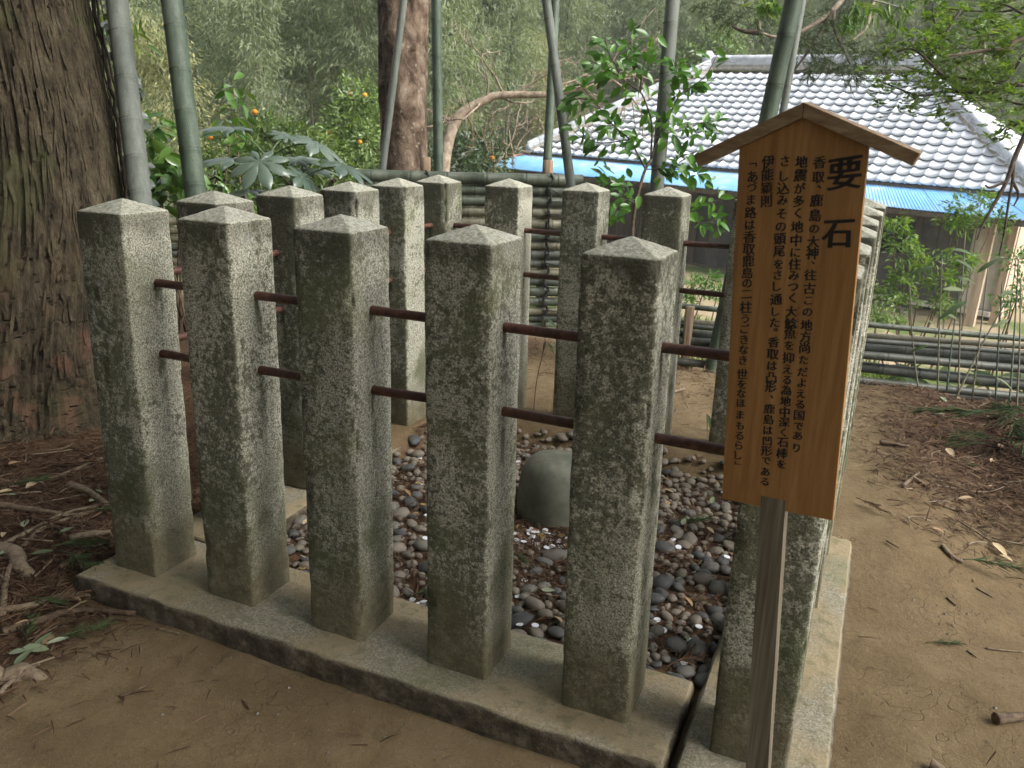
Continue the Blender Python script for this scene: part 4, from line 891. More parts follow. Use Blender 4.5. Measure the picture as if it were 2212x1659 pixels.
# blue corrugated lower eave, sheet by sheet
EO, ED = .95, .42
def sheet(x0, x1, xl0, xl1):
    n = max(8, int(abs(xl1 - xl0) / .0155)); t = np.linspace(0, 1, n); wv = .009 * np.sin(np.arange(n) * math.pi / 2.0)
    a = np.column_stack([xl0 + (xl1 - xl0) * t, np.full(n, -EO), -ED + wv]); b = np.column_stack([x0 + (x1 - x0) * t, np.full(n, .1), -.07 + wv])
    V = np.vstack([a, b, a - [0, 0, .004], b - [0, 0, .004]]); k = np.arange(n - 1)
    return G().add(V, np.stack([k, k + 1, n + k + 1, n + k], -1), np.stack([2 * n + k, 3 * n + k, 3 * n + k + 1, 2 * n + k + 1], -1), np.stack([2 * n + k, 2 * n + k + 1, k + 1, k], -1)).mesh('sheet', M['blue'])
low = put('lower_eave', G().box((HL / 2, -.42, -.31), (HL + .9, 1.0, .05), np.array(Euler((math.atan2(ED - .07, EO + .1), 0, 0)).to_matrix())).mesh('t', M['housewood'], False), house, HM)
ns = 18
for k in range(ns):
    put('blue_sheet', sheet(HL * k / ns, HL * (k + 1) / ns - .004, -EO + (HL + 2 * EO) * k / ns, -EO + (HL + 2 * EO) * (k + 1) / ns - .004), low, HM @ Matrix.Translation((0, 0, .035 + .003 * (k % 2))))
put('trim', G().tube([(-EO, -EO, -ED + .05), (0, .1, -.02)], .035, 8).mesh('t', M['redtrim']), low, HM)
put('fascia', G().box((HL / 2, -EO + .03, -ED - .035), (HL + 1.7, .03, .09)).mesh('t', M['housewood'], False), low, HM)
# walls: timber frame with panels
WZ0, WZ1 = -2.95, -.3; WY = .12
wall = put('wall', G().box((HL / 2, WY + .6, (WZ0 + WZ1) / 2), (HL - .5, .05, WZ1 - WZ0)).mesh('t', M['void'], False), house, HM)
nb = 7; bw = (HL - .5) / nb
for k in range(nb + 1):
    x = .25 + k * bw; put('pillar', G().box((x, WY, (WZ0 + WZ1) / 2), (.13, .13, WZ1 - WZ0)).mesh('t', M['palewood'] if k >= nb else M['housewood'], False), house, HM)
for k in range(nb):
    x0, x1 = .25 + k * bw + .066, .25 + (k + 1) * bw - .066
    put('beam', G().box(((x0 + x1) / 2, WY + .01, -.62), (x1 - x0, .1, .14)).mesh('t', M['housewood'], False), house, HM)
    put('sill', G().box(((x0 + x1) / 2, WY - .05, -2.25), (x1 - x0, .16, .09)).mesh('t', M['housewood'] if k < 5 else M['cream'], False), house, HM)
    if k in (5,): hi_ = -1.35
    else: hi_ = -.70
    nbd = 5
    for b in range(nbd):
        a0 = x0 + (x1 - x0) * b / nbd; a1 = x0 + (x1 - x0) * (b + 1) / nbd - .012
        mt = M['housewood'] if k in (0, 1, 2) else (M['cream'] if k == 6 and b > 2 else M['housepanel'])
        put('wall_board', G().box(((a0 + a1) / 2, WY + .045 + .006 * (b % 2), (-2.2 + hi_) / 2), (a1 - a0, .022, hi_ + 2.2)).mesh('t', mt, False), wall, HM)
    put('foundation_stone', G().tube([(x0, WY, -2.95), (x0, WY, -2.4)], .13, 9).mesh('t', M['plaster']), house, HM)
put('side_wall', G().box((HL - .3, RUN + .1, (WZ0 + WZ1) / 2), (.08, 2 * RUN - .6, WZ1 - WZ0)).mesh('t', M['palewood'], False), house, HM)
put('porch_step', G().box((HL - 1.4, -.55, -2.55), (1.8, .5, .12)).mesh('t', M['cream'], False), house, HM)
put('porch_post', G().box((HL - .55, -.35, -1.65), (.16, .16, 2.2)).mesh('t', M['palewood'], False), house, HM)

# ------------------------------------------------------------------ plants
# broad-leaved sapling in front of the house
lz = lambda X, Y: (1080 + .2279 * X, 108 + .2279 * Y)
D0 = 4.75
sap_paths = [[(1255, 1900), (1260, 1659), (1290, 1450), (1340, 1250), (1380, 1130), (1430, 1040)], [(1380, 1130), (1300, 980), (1230, 850), (1080, 720), (980, 600), (880, 470), (760, 330)], [(1430, 1040), (1440, 700), (1380, 500), (1330, 400), (1160, 270), (1090, 130), (1030, 30), (990, -120)],
             [(1430, 1040), (1500, 830), (1600, 640), (1700, 430), (1830, 340), (1960, 230), (2060, 40)], [(1330, 400), (1350, 200), (1400, 20), (1440, -150)], [(1230, 850), (960, 880), (760, 820), (640, 690)], [(1500, 830), (1720, 740), (1900, 690), (2050, 760)], [(1340, 1250), (1180, 1300), (1060, 1240), (980, 1190)], [(1290, 1450), (1150, 1420), (1080, 1560)], [(1380, 1130), (1600, 1130), (1850, 1150), (1960, 1240)], [(1600, 1130), (1700, 1020), (1890, 960)],
             [(1290, 1450), (1500, 1560), (1850, 1480), (2080, 1420)], [(1290, 1450), (1500, 1640), (1900, 1640), (2100, 1600)], [(1700, 430), (1690, 260), (1640, 80)], [(1160, 270), (960, 150), (820, 90)], [(1350, 200), (1220, 60), (1240, -120)], [(880, 470), (700, 470), (640, 560)]]
sb = at(*lz(1255, 1900), D0)
sap = thing('evergreen_sapling', (sb[0], sb[1], float(gz(sb[0], sb[1]))), 'slender sapling with bright green oval leaves in front of the tiled roof', 'sapling')
sapleaf = G().cloud(LEAF_OVAL, [(0, 0, 0)], [(1, 0, 0)], [(0, 0, 1)], [1.0]).mesh('leaf', M['camellia'])
paths = []
for q, pp in enumerate(sap_paths):
    dz = random.uniform(-.25, .25) if q else 0
    P = np.array([at(*lz(x, y), D0 + dz * k / (len(pp) - 1)) for k, (x, y) in enumerate(pp)]); P = curve(P, 24)
    r0 = .011 if q == 0 else (.006 if q < 5 else .004)
    if q == 0: P[0] = [P[0][0], P[0][1], float(gz(P[0][0], P[0][1])) - .02]
    G().tube(P, np.linspace(r0, r0 * (.75 if q == 0 else .35), 24), 7).build('stem' if q == 0 else 'branch', M['twig'] if q == 0 else M['dark_branch'], sap); paths.append(P)
nl = 0
wts = [0, 30, 28, 28, 16, 17, 20, 15, 14, 20, 16, 22, 20, 12, 14, 14, 12]
for P, n in zip(paths, wts):
    for q in range(n):
        f = random.uniform(.12, 1.02) ** .8; p = along(P, np.array([min(f, 1)]))[0]; tdir = unit(P[-1] - P[0])
        side = unit(np.cross(tdir, rng.normal(0, 1, 3))); D_ = side * .9 + tdir * random.uniform(.1, 1.0) + np.array([0, 0, random.uniform(-.75, .15)])
        put('leaf', sapleaf, sap, frame(p + side * random.uniform(0, .05), D_, (random.gauss(0, .5) - FW[0] * .9, random.gauss(0, .5) - FW[1] * .9, .8), random.uniform(.055, .095)))
        nl += 1
ex = G()
for P, n in zip(paths, wts):
    m_ = int(n * 1.0); f_ = rng.uniform(.1, 1, m_); c0 = along(P, f_) + rng.normal(0, .03, (m_, 3)); D_ = rng.normal(0, 1, (m_, 3)) + [0, 0, -.4]; ex.cloud(LEAF_OVAL, c0, D_, rng.normal(0, .5, (m_, 3)) + [-FW[0], -FW[1], .7], rng.uniform(.05, .1, m_))
ex.build('small_leaves', M['camellia'], sap, kind='stuff')
# fatsia with big lobed leaves
def palmate():
    nl_ = 8; V = [(0, 0, 0)]; tri = []; quad = []
    angs = np.radians(np.linspace(-148, 148, nl_)); lens = [.62, .84, .97, 1.03, 1.03, .97, .84, .62]; prev = None; step = angs[1] - angs[0]
    for a, L in zip(angs, lens):
        d = np.array([math.cos(a), math.sin(a)]); n = np.array([-d[1], d[0]]); base = len(V); prof = [(.30, .14), (.45, .165), (.62, .195), (.78, .15), (.92, .06)]
        for r, wd in prof:
            for sg in (-1, 0, 1):
                q = d * (r * L) + n * (sg * wd * L); V.append((q[0], q[1], (.05 if sg == 0 else -.005) - .22 * (r * L) ** 2))
        V.append((*(d * L), -.27 * L)); tip = len(V) - 1
        for k in range(len(prof) - 1):
            b = base + 3 * k; quad += [(b, b + 3, b + 4, b + 1), (b + 1, b + 4, b + 5, b + 2)]
        b = base + 3 * (len(prof) - 1); tri += [(b, tip, b + 1), (b + 1, tip, b + 2), (0, base, base + 1), (0, base + 1, base + 2)]
        if prev is not None: tri.append((0, prev + 2, base))
        prev = base
    return np.array(V), [np.array(tri), np.array(quad)]
pv, pf = palmate(); pmesh = G().add(pv, *pf).mesh('leaf', M['fatsia'])
fz = lambda X, Y: (378 + .2279 * X, 162 + .2279 * Y)
fb = at(*fz(1090, 1050), 4.6); fat = thing('fatsia_shrub', (fb[0], fb[1], float(gz(fb[0], fb[1]))), 'fatsia shrub with big dark lobed leaves behind the granite posts', 'shrub')
G().tube(curve([(fb[0], fb[1], float(gz(fb[0], fb[1])) - .02), fb - np.array([0.02, 0, .4]), fb], 10), .014, 8).build('stem', M['twig'], fat)
h2 = at(*fz(880, 780), 4.65); G().tube(curve([fb, (fb + h2) / 2 + np.array([0, 0, .0]), h2], 8), .009, 7).build('stem', M['twig'], fat)
def fleaf(stem, att, d, dirpx, size, tilt, up_=(0, 0, 1)):
    a = at(*fz(*att), d); s0 = fb if stem == 0 else h2; mid = (a + s0) / 2 + np.array([0, 0, .02]); P = curve([s0, mid, a], 10); o = G().tube(P, .0042, 6).build('petiole', M['aucuba'], fat)
    D_ = RT * dirpx[0] + UP * dirpx[1] + np.array([FW[0], FW[1], 0]) * dirpx[2]
    put('leaf', pmesh, fat, frame(a, D_, np.array(up_) + RT * tilt, size * 1.22))
fleaf(1, (530, 500), 4.6, (-1, .05, .1), .17, -.1); fleaf(0, (800, 815), 4.4, (.05, -.75, -.7), .155, 0.0, (-FW[0] * .6, -FW[1] * .6, .75)); fleaf(1, (1320, 640), 4.6, (.85, -.45, -.1), .17, .35); fleaf(0, (1575, 850), 4.55, (.85, -.35, -.1), .165, .3)
fleaf(1, (1060, 585), 4.75, (-.5, .4, .5), .10, .2); fleaf(0, (720, 1095), 4.5, (-.9, .0, -.2), .13, -.1); fleaf(0, (1215, 960), 4.5, (.6, -.7, -.1), .13, .5); fleaf(0, (560, 800), 4.65, (-.9, .1, .3), .17, -.2); fleaf(0, (1130, 800), 4.8, (.5, .2, .8), .14, .1); fleaf(0, (1300, 900), 4.8, (.8, .0, .5), .14, .1)

# leafy shrubs near by, leaf by leaf
def leafy_shrub(name, label, spots, d, mat, n, size, tpl, sp, stem=True, cat='shrub', nstem=6):
    c = np.mean([at(x, y, d) for x, y in spots], 0); g0 = float(gz(c[0], c[1])); t = thing(name, (c[0], c[1], g0), label, cat)
    lm_ = G().cloud(tpl, [(0, 0, 0)], [(1, 0, 0)], [(0, 0, 1)], [1.0]).mesh('leaf', mat)
    for q in range(n):
        x, y = random.choice(spots); p = at(x + random.gauss(0, sp), y + random.gauss(0, sp), d + random.uniform(-.25, .25)); D_ = rng.normal(0, 1, 3) * [1, 1, .5] + np.array([0, 0, -.55])
        put('leaf', lm_, t, frame(p, D_, (random.gauss(0, .5), random.gauss(-.3, .5), 1), random.uniform(.7, 1.25) * size))
    for q in range(nstem):
        x, y = spots[q % len(spots)]; p = at(x, y, d); b = np.array([c[0] + random.gauss(0, .06), c[1] + random.gauss(0, .06), g0 - .02]); G().tube(curve([b, (b + p) / 2 + rng.normal(0, .05, 3), p], 9), np.linspace(.009, .003, 9), 6).build('stem', M['twig'], t)
    return t
leafy_shrub('glossy_shrub', 'glossy green shrub growing between two thick bamboo culms', [(345, 300), (360, 340), (335, 380), (350, 420), (395, 360), (330, 270), (370, 400)], 5.0, M['aucuba'], 190, .12, LEAF_OVAL, 22)
leafy_shrub('glossy_shrub', 'upright leafy shoot standing tall behind the fatsia leaves', [(505, 190), (508, 215), (500, 240), (497, 265), (510, 300)], 5.4, M['aucuba'], 46, .115, LEAF_OVAL, 13, nstem=3)
leafy_shrub('glossy_shrub', 'dense low leafy shrub behind the cedar corner posts', [(470, 400), (520, 390), (590, 410), (450, 440), (540, 430), (300, 430)], 5.1, M['aucuba'], 120, .10, LEAF_LONG, 28)
leafy_shrub('glossy_shrub', 'narrow-leaved shoots hanging beside the cedar trunk', [(205, 40), (222, 70), (210, 110), (285, 60), (290, 95)], 5.2, M['nandina'], 46, .11, LEAF_LONG, 14, nstem=4)

# leaf-cloud shrubs and trees further back
def blob_plant(name, label, cat, blobs, mat, size, tpl=LEAF4, fruit=0, trunk_r=.05, dens=1.0, group=None):
    """blobs: (px, py, depth, radius in m, number of leaves)."""
    cs = np.array([at(x, y, d) for x, y, d, r, n in blobs]); c = cs.mean(0); zg = float(gz(c[0], c[1])); t = thing(name, (c[0], c[1], zg), label, cat, group); g = G(); tr = G(); base = np.array([c[0], c[1], zg - .1])
    for (x, y, d, r, n), p in zip(blobs, cs):
        n = int(n * dens); ncl = max(6, n // 22); dirs = unit(rng.normal(0, 1, (ncl, 3))); cl = p + dirs * r * rng.uniform(.35, 1.0, (ncl, 1)) ** .6 * np.array([1, 1, .85])
        k = rng.integers(0, ncl, n); q = cl[k] + rng.normal(0, 1, (n, 3)) * r * .17; D_ = unit(q - p) * .8 + rng.normal(0, .6, (n, 3)) + np.array([0, 0, -.25]); g.cloud(tpl, q, D_, unit(q - p) + rng.normal(0, .5, (n, 3)) + [0, 0, .6], rng.uniform(.7, 1.3, n) * size)
        tr.tube(curve([base, base * .4 + p * .6 - np.array([0, 0, r * .3]), p], 8), np.linspace(trunk_r, trunk_r * .25, 8), 6)
        for _ in range(ncl // 3): tr.tube([p, cl[random.randrange(ncl)]], [trunk_r * .25, trunk_r * .1], 4, False)
    tr.build('trunk', M['dark_branch'], t); g.build('crown', mat, t, False, kind='stuff')
    if fruit:
        fm = G().add(PM[0][0] * [.98, .98, .92], PM[0][1]).mesh('fruit', M['orange'])
        for q in range(fruit):
            x, y, d, r, n = blobs[q % len(blobs)]; p = at(x, y, d) + unit(rng.normal(0, 1, 3) - FW * 1.2) * r * random.uniform(.85, 1.0); put('fruit', fm, t, Matrix.Translation(Vector(p)) @ Matrix.Scale(.031, 4))
    return t
blob_plant('citrus_tree', 'citrus tree with small orange fruit beside the brown trunk', 'tree', [(780, 215, 11, .33, 900), (755, 275, 11, .42, 1300), (790, 320, 10.8, .4, 1200), (745, 340, 11, .35, 900)], M['citrus'], .085, fruit=7)
blob_plant('citrus_tree', 'sunlit yellow-green citrus bush behind the fatsia', 'tree', [(560, 300, 8.6, .3, 900), (620, 320, 8.4, .32, 1000), (500, 330, 8.4, .3, 900), (680, 345, 8.2, .3, 900), (570, 370, 8.0, .35, 1100), (470, 380, 8.0, .3, 900), (720, 385, 8.0, .3, 800), (640, 395, 7.8, .3, 800)], M['citrus'], .07, fruit=3)
blob_plant('citrus_tree', 'dark leafy citrus bush under the bare arching branch', 'tree', [(1000, 330, 10.5, .35, 1000), (1045, 350, 10.3, .4, 1100), (960, 330, 10.5, .3, 700), (1000, 372, 10, .45, 1000)], M['citrus_dark'], .08, fruit=3)
blob_plant('broadleaf_bush', 'pale green bushy tree top rising behind the house ridge', 'bush', [(1530, 115, 25, 1.0, 1700), (1600, 80, 26, 1.2, 1700), (1470, 150, 25, .9, 1300), (1680, 90, 27, 1.2, 1500)], M['citrus'], .17)

# bare arching branch with twigs
bz = lambda X, Y: (702 + .3418 * X, .3418 * Y)
bp = [(700, 1500), (740, 1150), (755, 1000), (790, 850), (850, 730), (960, 660), (1060, 610), (1180, 600), (1390, 598), (1530, 575), (1700, 540), (1850, 490), (2000, 470)]
bd_ = 9.0; P = curve([at(*bz(x, y), bd_) for x, y in bp], 60); bt = thing('bare_tree', (P[0][0], P[0][1], float(gz(P[0][0], P[0][1]))), 'leafless tree with one pale arching branch reaching over the house eave', 'tree')
G().tube(P, np.interp(np.linspace(0, 1, 60), [0, .3, .5, .75, 1], [.085, .062, .044, .032, .015]), 10).build('trunk', M['pale_branch'], bt)
def twig_tree(g, p, d, L, r, depth):
    n = 6; pts_ = [p]
    for k in range(n): d = unit(d + rng.normal(0, .22, 3) + [0, 0, .02]); pts_.append(pts_[-1] + d * L / n)
    pts_ = np.array(pts_); g.tube(pts_, np.linspace(r, r * .4, n + 1), 5, False)
    if depth:
        for k in range(3): q = random.randint(2, n); twig_tree(g, pts_[q], unit(d + rng.normal(0, .8, 3)), L * random.uniform(.4, .7), r * .55, depth - 1)
for f in np.linspace(.3, .98, 17):
    g = G(); p = along(P, np.array([f]))[0]; twig_tree(g, p, unit(rng.normal(0, 1, 3) + [0.2, 0, random.choice([.8, .5, -.5])]), random.uniform(.45, 1.0), .014, 2); g.build('twig', M['pale_branch'], bt)
bt2 = thing('bare_tree', tuple(at(1110, 420, 10.5)), 'tangle of bare pinkish twigs beside the house eave corner', 'tree')
for q in range(9):
    g = G(); p = at(1085 + random.gauss(0, 38), 370 + random.uniform(-30, 20), 10.5 + random.uniform(-.5, .5)); twig_tree(g, p, unit(rng.normal(0, .6, 3) + [0, 0, .6]), random.uniform(.5, .9), .012, 2); g.build('branch', M['pale_branch'], bt2)

# overhanging tree at the path side: branches from outside with whorled leaves
rz = lambda X, Y: (1782 + .1953 * X, .1953 * Y)
tb = at(2420, 900, 5.2); over = thing('garden_tree', (tb[0], tb[1], float(gz(tb[0], tb[1]))), 'tree reaching thin branches of bright whorled leaves over the house roof', 'tree')
G().tube(curve([(tb[0], tb[1], float(gz(tb[0], tb[1])) - .2), at(2430, 500, 5.2), at(2400, 200, 5.2), at(2430, -200, 5.3)], 20), np.linspace(.08, .04, 20), 10).build('trunk', M['dark_branch'], over)
ob = [[(3100, 900), (2201, 930), (1990, 970), (1800, 1030), (1500, 1015), (1300, 1015), (1050, 1060), (640, 910), (560, 860)], [(3100, 300), (2201, 420), (2000, 550), (1770, 560), (1500, 600), (1290, 610), (1270, 480)], [(2201, 940), (1700, 890), (1300, 830), (1100, 800), (850, 720)], [(1770, 560), (1750, 400), (1850, 330), (2100, 380)], [(1770, 560), (1700, 860), (1560, 870), (1430, 660)], [(2900, -100), (2201, 80), (1900, 130), (1500, 110), (1230, 80)], [(2900, 200), (2201, 220), (1800, 350), (1450, 250), (1430, 100)],
      [(1300, 830), (1000, 560), (800, 560)], [(1500, 110), (1300, 380), (1200, 200), (1190, 30)], [(2700, 1150), (2201, 1160), (1900, 1080), (1500, 1100), (1060, 1190)], [(2201, 600), (1980, 900), (1700, 750)], [(2201, 1330), (2050, 1420), (1980, 1450)], [(2201, 160), (2000, 60), (1750, 20)], [(1300, 830), (1150, 620), (1100, 420)]]
fo = G(); wh = G()
for q, pp in enumerate(ob):
    dd = 5.3 + random.uniform(-.4, .5); P = curve([at(*rz(x, y), dd + .02 * k) for k, (x, y) in enumerate(pp)], 30); r0 = .02 if q in (0, 1) else .009
    G().tube(P, np.linspace(r0, .003, 30), 7).build('branch', M['pale_branch'] if q in (1, 3, 4) else M['dark_branch'], over)
    m_ = int(15 * len(pp)); f_ = rng.uniform(.15, 1.02, m_); c0 = along(P, np.clip(f_, 0, 1)) + rng.normal(0, .065, (m_, 3))
    for c in c0:
        if random.random() < .25: wh.tube([c, along(P, np.array([random.random()]))[0] * .3 + c * .7], .0022, 4, False)
        k = random.randint(4, 7); a = rng.uniform(0, 6.28, k); ax = unit(rng.normal(0, .4, 3) + [0, 0, 1]); e1 = unit(np.cross(ax, [1, .3, 0])); e2 = np.cross(ax, e1)
        D_ = np.cos(a)[:, None] * e1 + np.sin(a)[:, None] * e2 + ax * .25; fo.cloud(LEAF4, np.repeat(c[None], k, 0), D_, np.repeat(ax[None], k, 0), rng.uniform(.04, .065, k))
fo.build('foliage', M['maple'], over, False, kind='stuff'); wh.build('twigs', M['dark_branch'], over, kind='stuff')
dk = [[(2260, 200), (2199, 324), (2174, 392), (2144, 447), (2124, 483), (2110, 518)], [(2190, 345), (2187, 392), (2178, 442), (2169, 506), (2158, 552)], [(2174, 392), (2140, 405), (2128, 400)], [(2187, 392), (2200, 420), (2190, 445)]]
dt = thing('dead_sapling', tuple(at(2260, 200, 4.6)), 'dark crooked dead branches hanging in front of the house corner', 'branch')
for q, pp in enumerate(dk): G().tube(curve([at(x, y, 4.6) for x, y in pp], 24), np.linspace(.017 if q < 1 else .01, .004, 24), 8).build('branch', M['dark_branch'], dt)
# dark conifer sprays behind the sign roof
cz = lambda X, Y: (1456 + .3418 * X, .3418 * Y)
con = thing('conifer_tree', tuple(at(1900, -150, 7.2)), 'conifer hanging dark needle sprays above the house ridge', 'tree')
for pp in ([(1150, -150), (1060, 0), (950, 110), (780, 210), (650, 235), (550, 200), (540, 130)], [(1000, 70), (900, 250), (750, 460)], [(1290, -80), (1250, 30), (1210, 180), (1120, 260)], [(1000, 70), (1020, 200), (1120, 420)], [(560, 210), (420, 190), (300, 120)]):
    G().tube(curve([at(*cz(x, y), 7.0) for x, y in pp], 24), np.linspace(.026, .007, 24), 7).build('branch', M['pale_branch'] if pp[0][1] < 0 else M['dark_branch'], con)
nd = G()
for X, Y, sp, n in [(350, 90, 110, 34), (560, 90, 70, 20), (860, 280, 110, 34), (1050, 330, 110, 38), (1120, 430, 80, 26), (1250, 300, 110, 30), (1020, 120, 120, 30), (1330, 380, 90, 20), (900, 420, 60, 14), (250, 40, 80, 20)]:
    for q in range(n):
        p = at(*cz(X + random.gauss(0, sp * .55), Y + random.gauss(0, sp * .4)), 7.0 + random.uniform(-.5, .5)); d = unit(rng.normal(0, 1, 3) * [1, 1, .6] + [0, 0, -.5]); L = random.uniform(.1, .22); k = 34; f_ = rng.uniform(0, 1, k)
        b_ = p + d * (f_ * L)[:, None]; D_ = d + rng.normal(0, .55, (k, 3)); nd.cloud(NEEDLE, b_, D_, rng.normal(0, 1, (k, 3)), rng.uniform(.05, .10, k))
nd.build('needles', M['pine'], con, False, kind='stuff')
bl = G()
for X, Y in [(610, 10), (640, 40), (580, 30), (1120, 110), (1180, 90), (1230, 40), (1100, 150), (1330, 60), (1400, 100), (1160, 20), (560, 0), (1450, 30)]:
    k = 26; p = np.array([at(*cz(X + random.gauss(0, 30), Y + random.gauss(0, 26)), 6.2) for _ in range(k)]); bl.cloud(BLADE, p, rng.normal(0, .5, (k, 3)) + [.2, -.1, -.9], rng.normal(0, 1, (k, 3)) - FW, rng.uniform(.07, .13, k))
sp_ = thing('bamboo_spray', tuple(at(1800, -60, 6.2)), 'bright yellow-green bamboo leaf sprays hanging over the sign roof', 'bamboo'); bl.build('leaves', M['nandina'], sp_, False, kind='stuff'); G().tube(curve([at(1650, -40, 6.2), at(1800, -20, 6.2), at(1960, 20, 6.2)], 10), .006, 6).build('stem', M['bam_tan'], sp_)

# nandina and other yard shrubs
def nandina(label, spots, d, n, mat, sz):
    c = np.mean([at(x, y, d) for x, y, _ in spots], 0); zg = float(gz(c[0], c[1])); t = thing('nandina_shrub', (c[0], c[1], zg), label, 'shrub'); g = G()
    for q, (x, y, r) in enumerate(spots):
        p = at(x, y, d); b = np.array([c[0] + random.gauss(0, .1), c[1] + random.gauss(0, .1), zg - .03]); G().tube(curve([b, (b * .4 + p * .6), p], 10), np.linspace(.011, .004, 10), 6).build('stem', M['twig'], t)
        for k in range(n):
            a = rng.normal(0, 1, 3) * [1, 1, .45]; a = unit(a); L = r * random.uniform(.5, 1.0); tip = p + a * L; m = 22; f_ = rng.uniform(.25, 1, m); q_ = p + (tip - p) * f_[:, None] + rng.normal(0, .025, (m, 3)) - np.array([0, 0, 1]) * (f_ ** 2 * L * .25)[:, None]
            g.cloud(LEAF4, q_, rng.normal(0, .6, (m, 3)) + a, rng.normal(0, .35, (m, 3)) + [0, 0, 1], rng.uniform(.7, 1.3, m) * sz)
    g.build('foliage', mat, t, False, kind='stuff'); return t
nandina('feathery green nandina shrub growing by the house wall', [(1930, 480, .28), (1950, 520, .3), (2000, 560, .33), (1960, 600, .3), (2040, 600, .3), (1930, 640, .26), (2020, 650, .3), (2080, 560, .25)], 8.0, 10, M['nandina'], .066)
nandina('yellowing nandina shrub in front of the house porch', [(2080, 450, .3), (2120, 430, .28), (2150, 470, .26), (2060, 480, .2)], 8.6, 10, M['nandina'], .066)
nandina('small bright green bush below the house sill', [(1500, 610, .18), (1530, 600, .18), (1550, 630, .16), (1490, 640, .15)], 8.5, 12, M['camellia'], .045)
nandina('low green weeds beside the corner of the low bamboo rails', [(1900, 665, .15), (1885, 690, .12), (1930, 690, .12)], 7.0, 10, M['citrus'], .04)
nandina('green sprig shrub by the house corner post', [(2195, 560, .2), (2205, 620, .2), (2190, 650, .18)], 7.0, 10, M['camellia'], .05)

# sasa: thin canes and pale-edged leaves in front of the rails
ss_ = ground_at(2100, 870, -.02); sasa = thing('dwarf_bamboo', (ss_[0], ss_[1], float(gz(ss_[0], ss_[1]))), 'dwarf bamboo with thin canes and pale-edged leaves before the low rails', 'bamboo')
sl_m = G().cloud(leaf_tpl(.19, .35, .02, 6), [(0, 0, 0)], [(1, 0, 0)], [(0, 0, 1)], [1.0]).mesh('leaf', M['sasa'])
for (x0, y0, x1, y1, mt) in [(1985, 850, 1965, 620, 'bam_tan'), (2025, 860, 2035, 560, 'bam_tan'), (2045, 845, 2075, 600, 'bam_green'), (2070, 860, 2085, 500, 'bam_tan'), (2060, 870, 2180, 640, 'bam_tan'), (2150, 870, 2165, 610, 'bam_green'), (2100, 860, 2135, 570, 'bam_tan'), (2180, 880, 2200, 560, 'bam_green'), (2195, 900, 2205, 600, 'bam_tan'), (1940, 690, 2010, 760, 'bam_tan')]:
    b = ground_at(x0, y0, -.03); d = (b - CAM) @ FW; t_ = at(x1, y1, d - .1); G().tube(curve([b, (b + t_) / 2 + rng.normal(0, .012, 3), t_], 12), np.linspace(.006, .0035, 12), 6).build('cane', M[mt], sasa)
for (x, y, dx, dy, s_) in [(2055, 540, 1, .05, .16), (2060, 560, .9, -.3, .17), (2020, 575, -1, -.2, .15), (2075, 600, 1, -.1, .13), (2035, 625, .95, .1, .15), (2090, 650, -.9, -.35, .2), (2130, 640, .7, -.5, .12), (2110, 590, .5, .5, .15), (2045, 680, .9, -.1, .12), (2000, 690, .6, -.3, .1), (2160, 640, .8, .4, .16), (2180, 690, -.8, -.3, .12), (2075, 800, 1, -.25, .16), (2150, 815, .9, -.4, .15), (2005, 745, -.9, -.3, .1), (2200, 560, .8, .5, .2)]:
    p = at(x, y, 4.7); put('leaf', sl_m, sasa, frame(p, RT * dx + UP * dy + FW * random.uniform(-.3, .3), np.array([0, 0, 1]) - FW * .8 + rng.normal(0, .3, 3), s_))
# broad dark leaves and grass beyond the rails
asp = thing('aspidistra_clump', tuple(ground_at(2080, 835, -.2)), 'clump of broad dark leaves pushing under the low bamboo rails', 'plant')
for q in range(34):
    p = at(random.uniform(1960, 2212), random.uniform(790, 850), 5.75); put('leaf', sl_m, asp, frame(p, rng.normal(0, 1, 3) * [1, .6, .4] + [0, -.2, .3], (random.gauss(0, .4), -.6, 1), random.uniform(.15, .28)))
gx = rng.uniform(-.5, 5.5, 20000); gy = rng.uniform(3.6, 9.0, 20000); keep = (fbm(gx * 1.1, gy * 1.1, 2.0) > .44) & (gy - .18 * gx > 3.45); gx, gy = gx[keep], gy[keep]
G().cloud(BLADE, np.column_stack([gx, gy, gz(gx, gy) - .005]), rng.normal(0, .5, (len(gx), 3)) + [0, 0, 1], rng.normal(0, 1, (len(gx), 3)), rng.uniform(.06, .16, len(gx))).build('grass', M['grass'], None, False, label='rough grass and weeds on the yard slope beyond the bamboo rails', cat='grass', kind='stuff')

